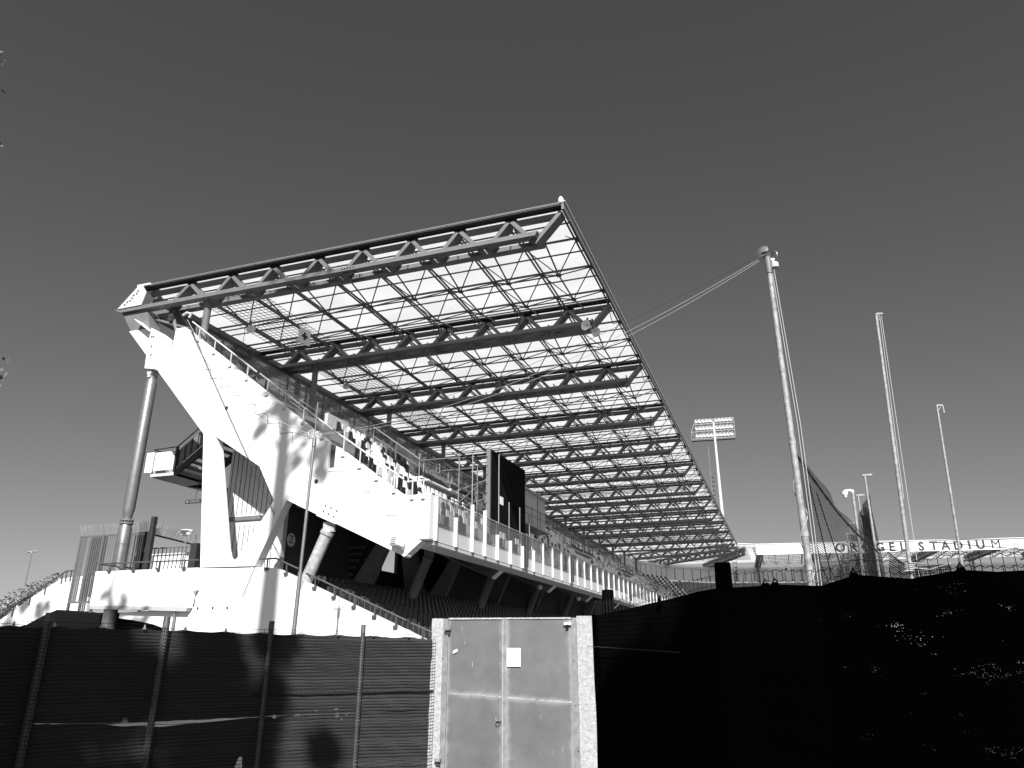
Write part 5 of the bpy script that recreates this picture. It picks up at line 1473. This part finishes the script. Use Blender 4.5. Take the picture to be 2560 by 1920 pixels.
def seg(x0, y0, x1, y1, h=.01, d=.006, base=-.014):
    n = 14
    for i in range(n):
        xa = x0+(x1-x0)*i/n; xb = x0+(x1-x0)*(i+1)/n; z = zpx(y0+(y1-y0)*(i+.5)/n)+random.uniform(-.002, .002)
        gbox(t, gs(xa), gs(xb), base, base+d*random.uniform(.5, 1), z-h*random.uniform(.4, 1)/2, z+h*random.uniform(.4, 1)/2)
seg(238, 956, 745, 990, .010); t.build('weld_seam', M['weld'], G); t = MB(); seg(795, 998, 1380, 1038, .014)
t.build('weld_seam', M['weld'], G)
for x, y in ((235, 350), (178, 1595)): z = zpx(y); t = MB(); gbox(t, gs(x-28), gs(x+26), .0, .06, z-.01, z+.015); t.build('hinge', M['gframe'], G)
for x, y in ((235, 372), (178, 1625)): z = zpx(y); t = MB(); gbox(t, gs(x-20), gs(x+20), .0, .03, z-.03, z-.005); t.build('hinge_pin', M['steel_d'], G)
z = zpx(302); t = MB(); gbox(t, gs(1322), gs(1390), -.01, .03, z-.016, z+.016); gbox(t, gs(1352), gs(1362), .03, .085, z-.012, z+.008); t.build('latch', M['rail'], G)
t = MB(); gbox(t, gs(1345), gs(1372), .03, .07, z-.02, z-.012); t.build('latch_tongue', M['steel_d'], G)
z = zpx(1215); t = MB(); gbox(t, gs(692), gs(742), -.01, .035, z-.004, z+.006); t.path([gpt(gs(698), .02, z), gpt(gs(695), .03, z-.025), gpt(gs(712), .03, z-.035), gpt(gs(730), .02, z-.028), gpt(gs(738), .015, z)], .005, 6); t.build('handle', M['steel'], G)
t = MB()
for x, y in ((1397, 258), (1407, 650), (1412, 1062), (1422, 1490), (190, 628), (178, 962), (158, 1308)): q = gpt(gs(x), .005, zpx(y)); t.lathe(q, [(.007, 0), (.006, .008)], 8, gn)
t.build('rivets', M['ink'], G)
# concrete pillars with uneven outlines
def pillar(s0, s1, n0, n1, zt_, name, bev=None, seed=0):
    t = MB(); NZ = 44
    for i in range(NZ+1):
        z = zt_*i/NZ
        for (s, n_) in ((s0, n1), (s1, n1), (s1, n0), (s0, n0)):
            cut = 0
            if bev and z > bev and s == s1: cut = (z-bev)/(zt_-bev)*.055
            w1 = .007*noise.noise(Vector((z*6, s*3, seed)))+.003*noise.noise(Vector((z*23, s*5, seed)))
            t.v.append(tuple(gpt(s-cut+w1*(1 if s == s1 else -1), n_+w1*.6, z)))
    for i in range(NZ):
        for k in range(4): a = i*4; t.f.append((a+k, a+(k+1) % 4, a+4+(k+1) % 4, a+4+k))
    t.f.append((NZ*4, NZ*4+1, NZ*4+2, NZ*4+3)); t.f.append((3, 2, 1, 0)); return t.build(name, M['concrete'], G)
pillar(gs(80), gs(188), -.16, .012, GT+.0, 'left_pillar', seed=1)
pillar(gs(1440), gs(1625), -.22, .02, GT+.02, 'right_pillar', bev=GT-.13, seed=4)
for q in G.children: pass
def sheet_on_gate(name, label, x0, y0, x1, y1, skew=0, cat='notice'):
    z0_, z1_ = zpx(y1), zpx(y0); zc2 = (z0_+z1_)/2; nbase = .004
    o = thing(name, label, cat, loc=gl0+gpt(gs((x0+x1)/2), nbase, zc2)); hw = gs(x1)-gs(x0); hh = z1_-z0_
    t = MB(); vs = []
    for n_ in (0, .006):
        for i, j in ((-1, -1), (1, -1), (1, 1), (-1, 1)): vs.append(ge*(i*hw/2)+gn*n_+Vector((0, 0, j*hh/2+skew*i)))
    t.add(vs, [(0, 1, 2, 3), (7, 6, 5, 4), (0, 4, 5, 1), (1, 5, 6, 2), (2, 6, 7, 3), (3, 7, 4, 0)]); t.build('sheet', M['paper'], o); return o, hw, hh
so, hw, hh = sheet_on_gate('paper_notice', 'blank white sheet of paper on the right leaf of the metal gate', 783, 528, 918, 703)
so, hw, hh = sheet_on_gate('sticker', 'small tilted white sticker high on the left leaf of the gate', 287, 545, 328, 572, .012, 'sticker')
t = MB(); vs = [ge*(s*hw*.24)+gn*nn_+Vector((0, 0, z+.012*s*.4)) for nn_ in (.0065, .0075) for s, z in ((-1, -.004), (1, -.004), (1, .004), (-1, .004))]
t.add(vs, [(0, 1, 2, 3), (7, 6, 5, 4), (0, 4, 5, 1), (1, 5, 6, 2), (2, 6, 7, 3), (3, 7, 4, 0)]); t.build('print', M['panel'], so)

# ============================================================ TREES
def leaf_mesh(t, c_, r, n, size, rn, flat=1.0):
    for _ in range(n):
        while True:
            p = Vector((rn.uniform(-1, 1), rn.uniform(-1, 1), rn.uniform(-1, 1)))
            if p.length < 1: break
        p = Vector(c_)+Vector((p.x*r, p.y*r, p.z*r*flat)); a = Vector((rn.uniform(-1, 1), rn.uniform(-1, 1), rn.uniform(-1, 1))).normalized(); b = a.orthogonal().normalized(); s = size*rn.uniform(.6, 1.3)
        t.add([p-a*s, p+b*s*.35, p+a*s, p-b*s*.35], [(0, 1, 2, 3)])
def tree(name, label, base, h, tr, clumps, leafs, size, seed, limb=True, mleaf='leaf', trunk_top=None):
    rn = random.Random(seed); o = thing(name, label, 'tree', 'trees on the near side of the fence', loc=base); base = Vector(base)
    t = MB(); n = 10; tp = []
    for i in range(n+1): f = i/n; tp.append(Vector((.25*math.sin(f*3+seed)*tr*2, .25*math.cos(f*2.3+seed)*tr*2, h*f)))
    t.path(tp, [tr*(1-.82*i/n) for i in range(n+1)], 10)
    t.build('trunk', M['bark'], o, True)
    t = MB()
    for c_, r in clumps:
        c_ = Vector(c_)-base; z0_ = max(h*.3, min(h*.97, c_.z-abs(c_.xy.length)*.6)); s = tp[min(n, int(z0_/h*n))]
        s = Vector((s.x, s.y, max(s.z, c_.z-(c_-s).xy.length*.8))); t.path([s, s.lerp(c_, .5)+Vector((0, 0, .15)), c_], [tr*.12, tr*.07, tr*.02], 6)
    t.build('limbs', M['bark'], o, True)
    t = MB()
    for c_, r in clumps:
        c_ = Vector(c_)-base
        for _ in range(12): leaf_mesh(t, c_+Vector((rn.gauss(0, r*.6), rn.gauss(0, r*.6), rn.gauss(0, r*.55))), r*rn.uniform(.18, .45), int(leafs/12), size, rn)
    t.build('crown', M[mleaf], o)
    return o
def S_(x, y, z, tt): return (x+.4*tt, y-tt, z+.82*tt)
# shading the left half of the left fence
cl = []
rn = random.Random(3)
for u, W, z, r in ((-150, 6.8, 1.2, 1.1), (60, 7.4, .8, 1.1), (300, 8, 1.6, .75), (430, 8.3, .9, .8), (560, 8.6, 1.5, .55), (600, 8.7, .5, .6), (150, 7.6, 1.9, .55), (-60, 7, 2.0, .6), (690, 8.9, .35, .45)):
    q = wpos(u, W); cl.append((S_(q.x, q.y, z, 11), r))
tree('broadleaf_tree', 'leafy tree behind the viewer whose shade falls on the left fence', (-3.6, -5.2, 0), 9.0, .22, cl, 1900, .12, 21)
cl = []
for u, W, z, r in ((1790, 4.9, 1.6, .75), (2000, 4.6, 1.2, 1.0), (2300, 4.2, 1.5, 1.0), (2600, 3.8, 1.0, 1.2), (2000, 4.6, .2, 1.0), (2400, 4.2, .2, 1.0), (1640, 5.8, .9, .45)):
    q = wpos(u, W); cl.append((S_(q.x, q.y, z, 10), r))
tree('broadleaf_tree', 'dense tree behind the viewer shading the black fabric fence', (4.6, -6.0, 0), 9.4, .25, cl, 3800, .14, 22)
# tall trees left of the view: their trunk and leaves fall as shadows on the white wall
TT = 31.0
def wall_shadow(u, v, r, tt=TT, Y=28.0): q = PY(u, v, Y); return (S_(q.x, q.y, q.z, tt), r)
cl = [wall_shadow(700, 985, .7), wall_shadow(725, 1040, .6), wall_shadow(690, 1030, .5), wall_shadow(780, 1010, .45), wall_shadow(820, 1060, .5), wall_shadow(675, 930, .35), wall_shadow(765, 1075, .4), wall_shadow(800, 1120, .5), wall_shadow(645, 1080, .35), wall_shadow(800, 1180, .35), wall_shadow(600, 900, .3), wall_shadow(740, 1150, .25),
      wall_shadow(690, 690, .35), wall_shadow(760, 680, .3), wall_shadow(830, 665, .35)]
q = PY(668, 1300, 28.0); tb = S_(q.x, q.y, q.z, TT)
tree('tall_tree', 'tall slender tree behind the viewer, its trunk shading the white wall', (tb[0], tb[1], 0), 44, .95, cl, 300, .17, 31)
cl = [wall_shadow(265, 1490, .35, TT, 27), wall_shadow(295, 1470, .3, TT, 27), wall_shadow(310, 1520, .3, TT, 27), wall_shadow(250, 1450, .2, TT, 27), wall_shadow(345, 1500, .2, TT, 27), wall_shadow(330, 1580, .35), wall_shadow(100, 1530, .5, TT, 31), wall_shadow(30, 1560, .9, TT, 31), wall_shadow(60, 1500, .4, TT, 31)]
tree('tall_tree', 'second tall tree behind the viewer and further left', (-17, -4, 0), 33, .4, cl, 300, .16, 33)

# leafy twigs entering at the left edge: a small tree standing just outside the view
o = thing('magnolia_tree', 'tree at the left edge of the view with only a few leaf tips showing', 'tree', loc=(0, 0, 0))
tbp = wpos(-800, 6.2); o.location = tbp; rn = random.Random(9)
MB().path([(0, 0, 0), (.1, 0, 3), (.0, .1, 6), (.1, .1, 9)], [.16, .12, .08, .03], 10).build('trunk', M['bark'], o, True)
t = MB(); t2 = MB()
for (u, v), dark in (((2, 138), 0), ((-2, 348), 0), ((0, 945), 1)):
    tip = PW(u, v, 6.2)-tbp; s = Vector((.05, .05, min(8.5, tip.z-.5)))
    t.path([s, s.lerp(tip, .6)+Vector((0, 0, .1)), tip], [.03, .015, .004], 6)
    for k in range(9):
        c_ = tip+Vector((rn.uniform(-.10, .03), rn.uniform(-.05, .05), rn.uniform(-.07, .07))); a = Vector((rn.uniform(-1, 1), rn.uniform(-.4, .4), rn.uniform(-1, .6))).normalized(); b = a.cross(Vector((rn.uniform(-.3, .3), -1, .3))).normalized(); s_ = .045
        t2.add([c_-a*s_, c_-a*s_*.3+b*s_*.38, c_+a*s_*.5+b*s_*.3, c_+a*s_*1.2, c_+a*s_*.5-b*s_*.3, c_-a*s_*.3-b*s_*.38], [(0, 1, 2, 3, 4, 5)])
    for k in range(60):
        c_ = tip+RT*rn.uniform(-.9, -.2)+Vector((0, rn.uniform(-.3, .3), rn.uniform(-.3, .3))); a = Vector((rn.uniform(-1, 1), rn.uniform(-1, 1), rn.uniform(-1, 1))).normalized(); b = a.orthogonal().normalized(); t2.add([c_-a*.035, c_+b*.012, c_+a*.035, c_-b*.012], [(0, 1, 2, 3)])
t.build('limbs', M['bark'], o, True); t2.build('leaves', M['leaf_l'], o)
# bush behind the ramp at far left
bp_ = PW(30, 1510, 46); o = thing('shrub', 'grey leafy shrub showing behind the ramp handrail at far left', 'shrub', loc=(bp_.x, bp_.y, 0)); rn = random.Random(4)
MB().path([(0, 0, 0), (.1, 0, 2.0), (0, 0, 3.4)], [.15, .1, .04], 8).build('stem', M['bark'], o, True)
t = MB()
for k in range(16): leaf_mesh(t, (-3.2+.42*k, rn.uniform(-.5, .5), 2.6+.16*k+rn.uniform(-.4, .4)), .8, 160, .12, rn)
t.build('foliage', M['leaf_l'], o)
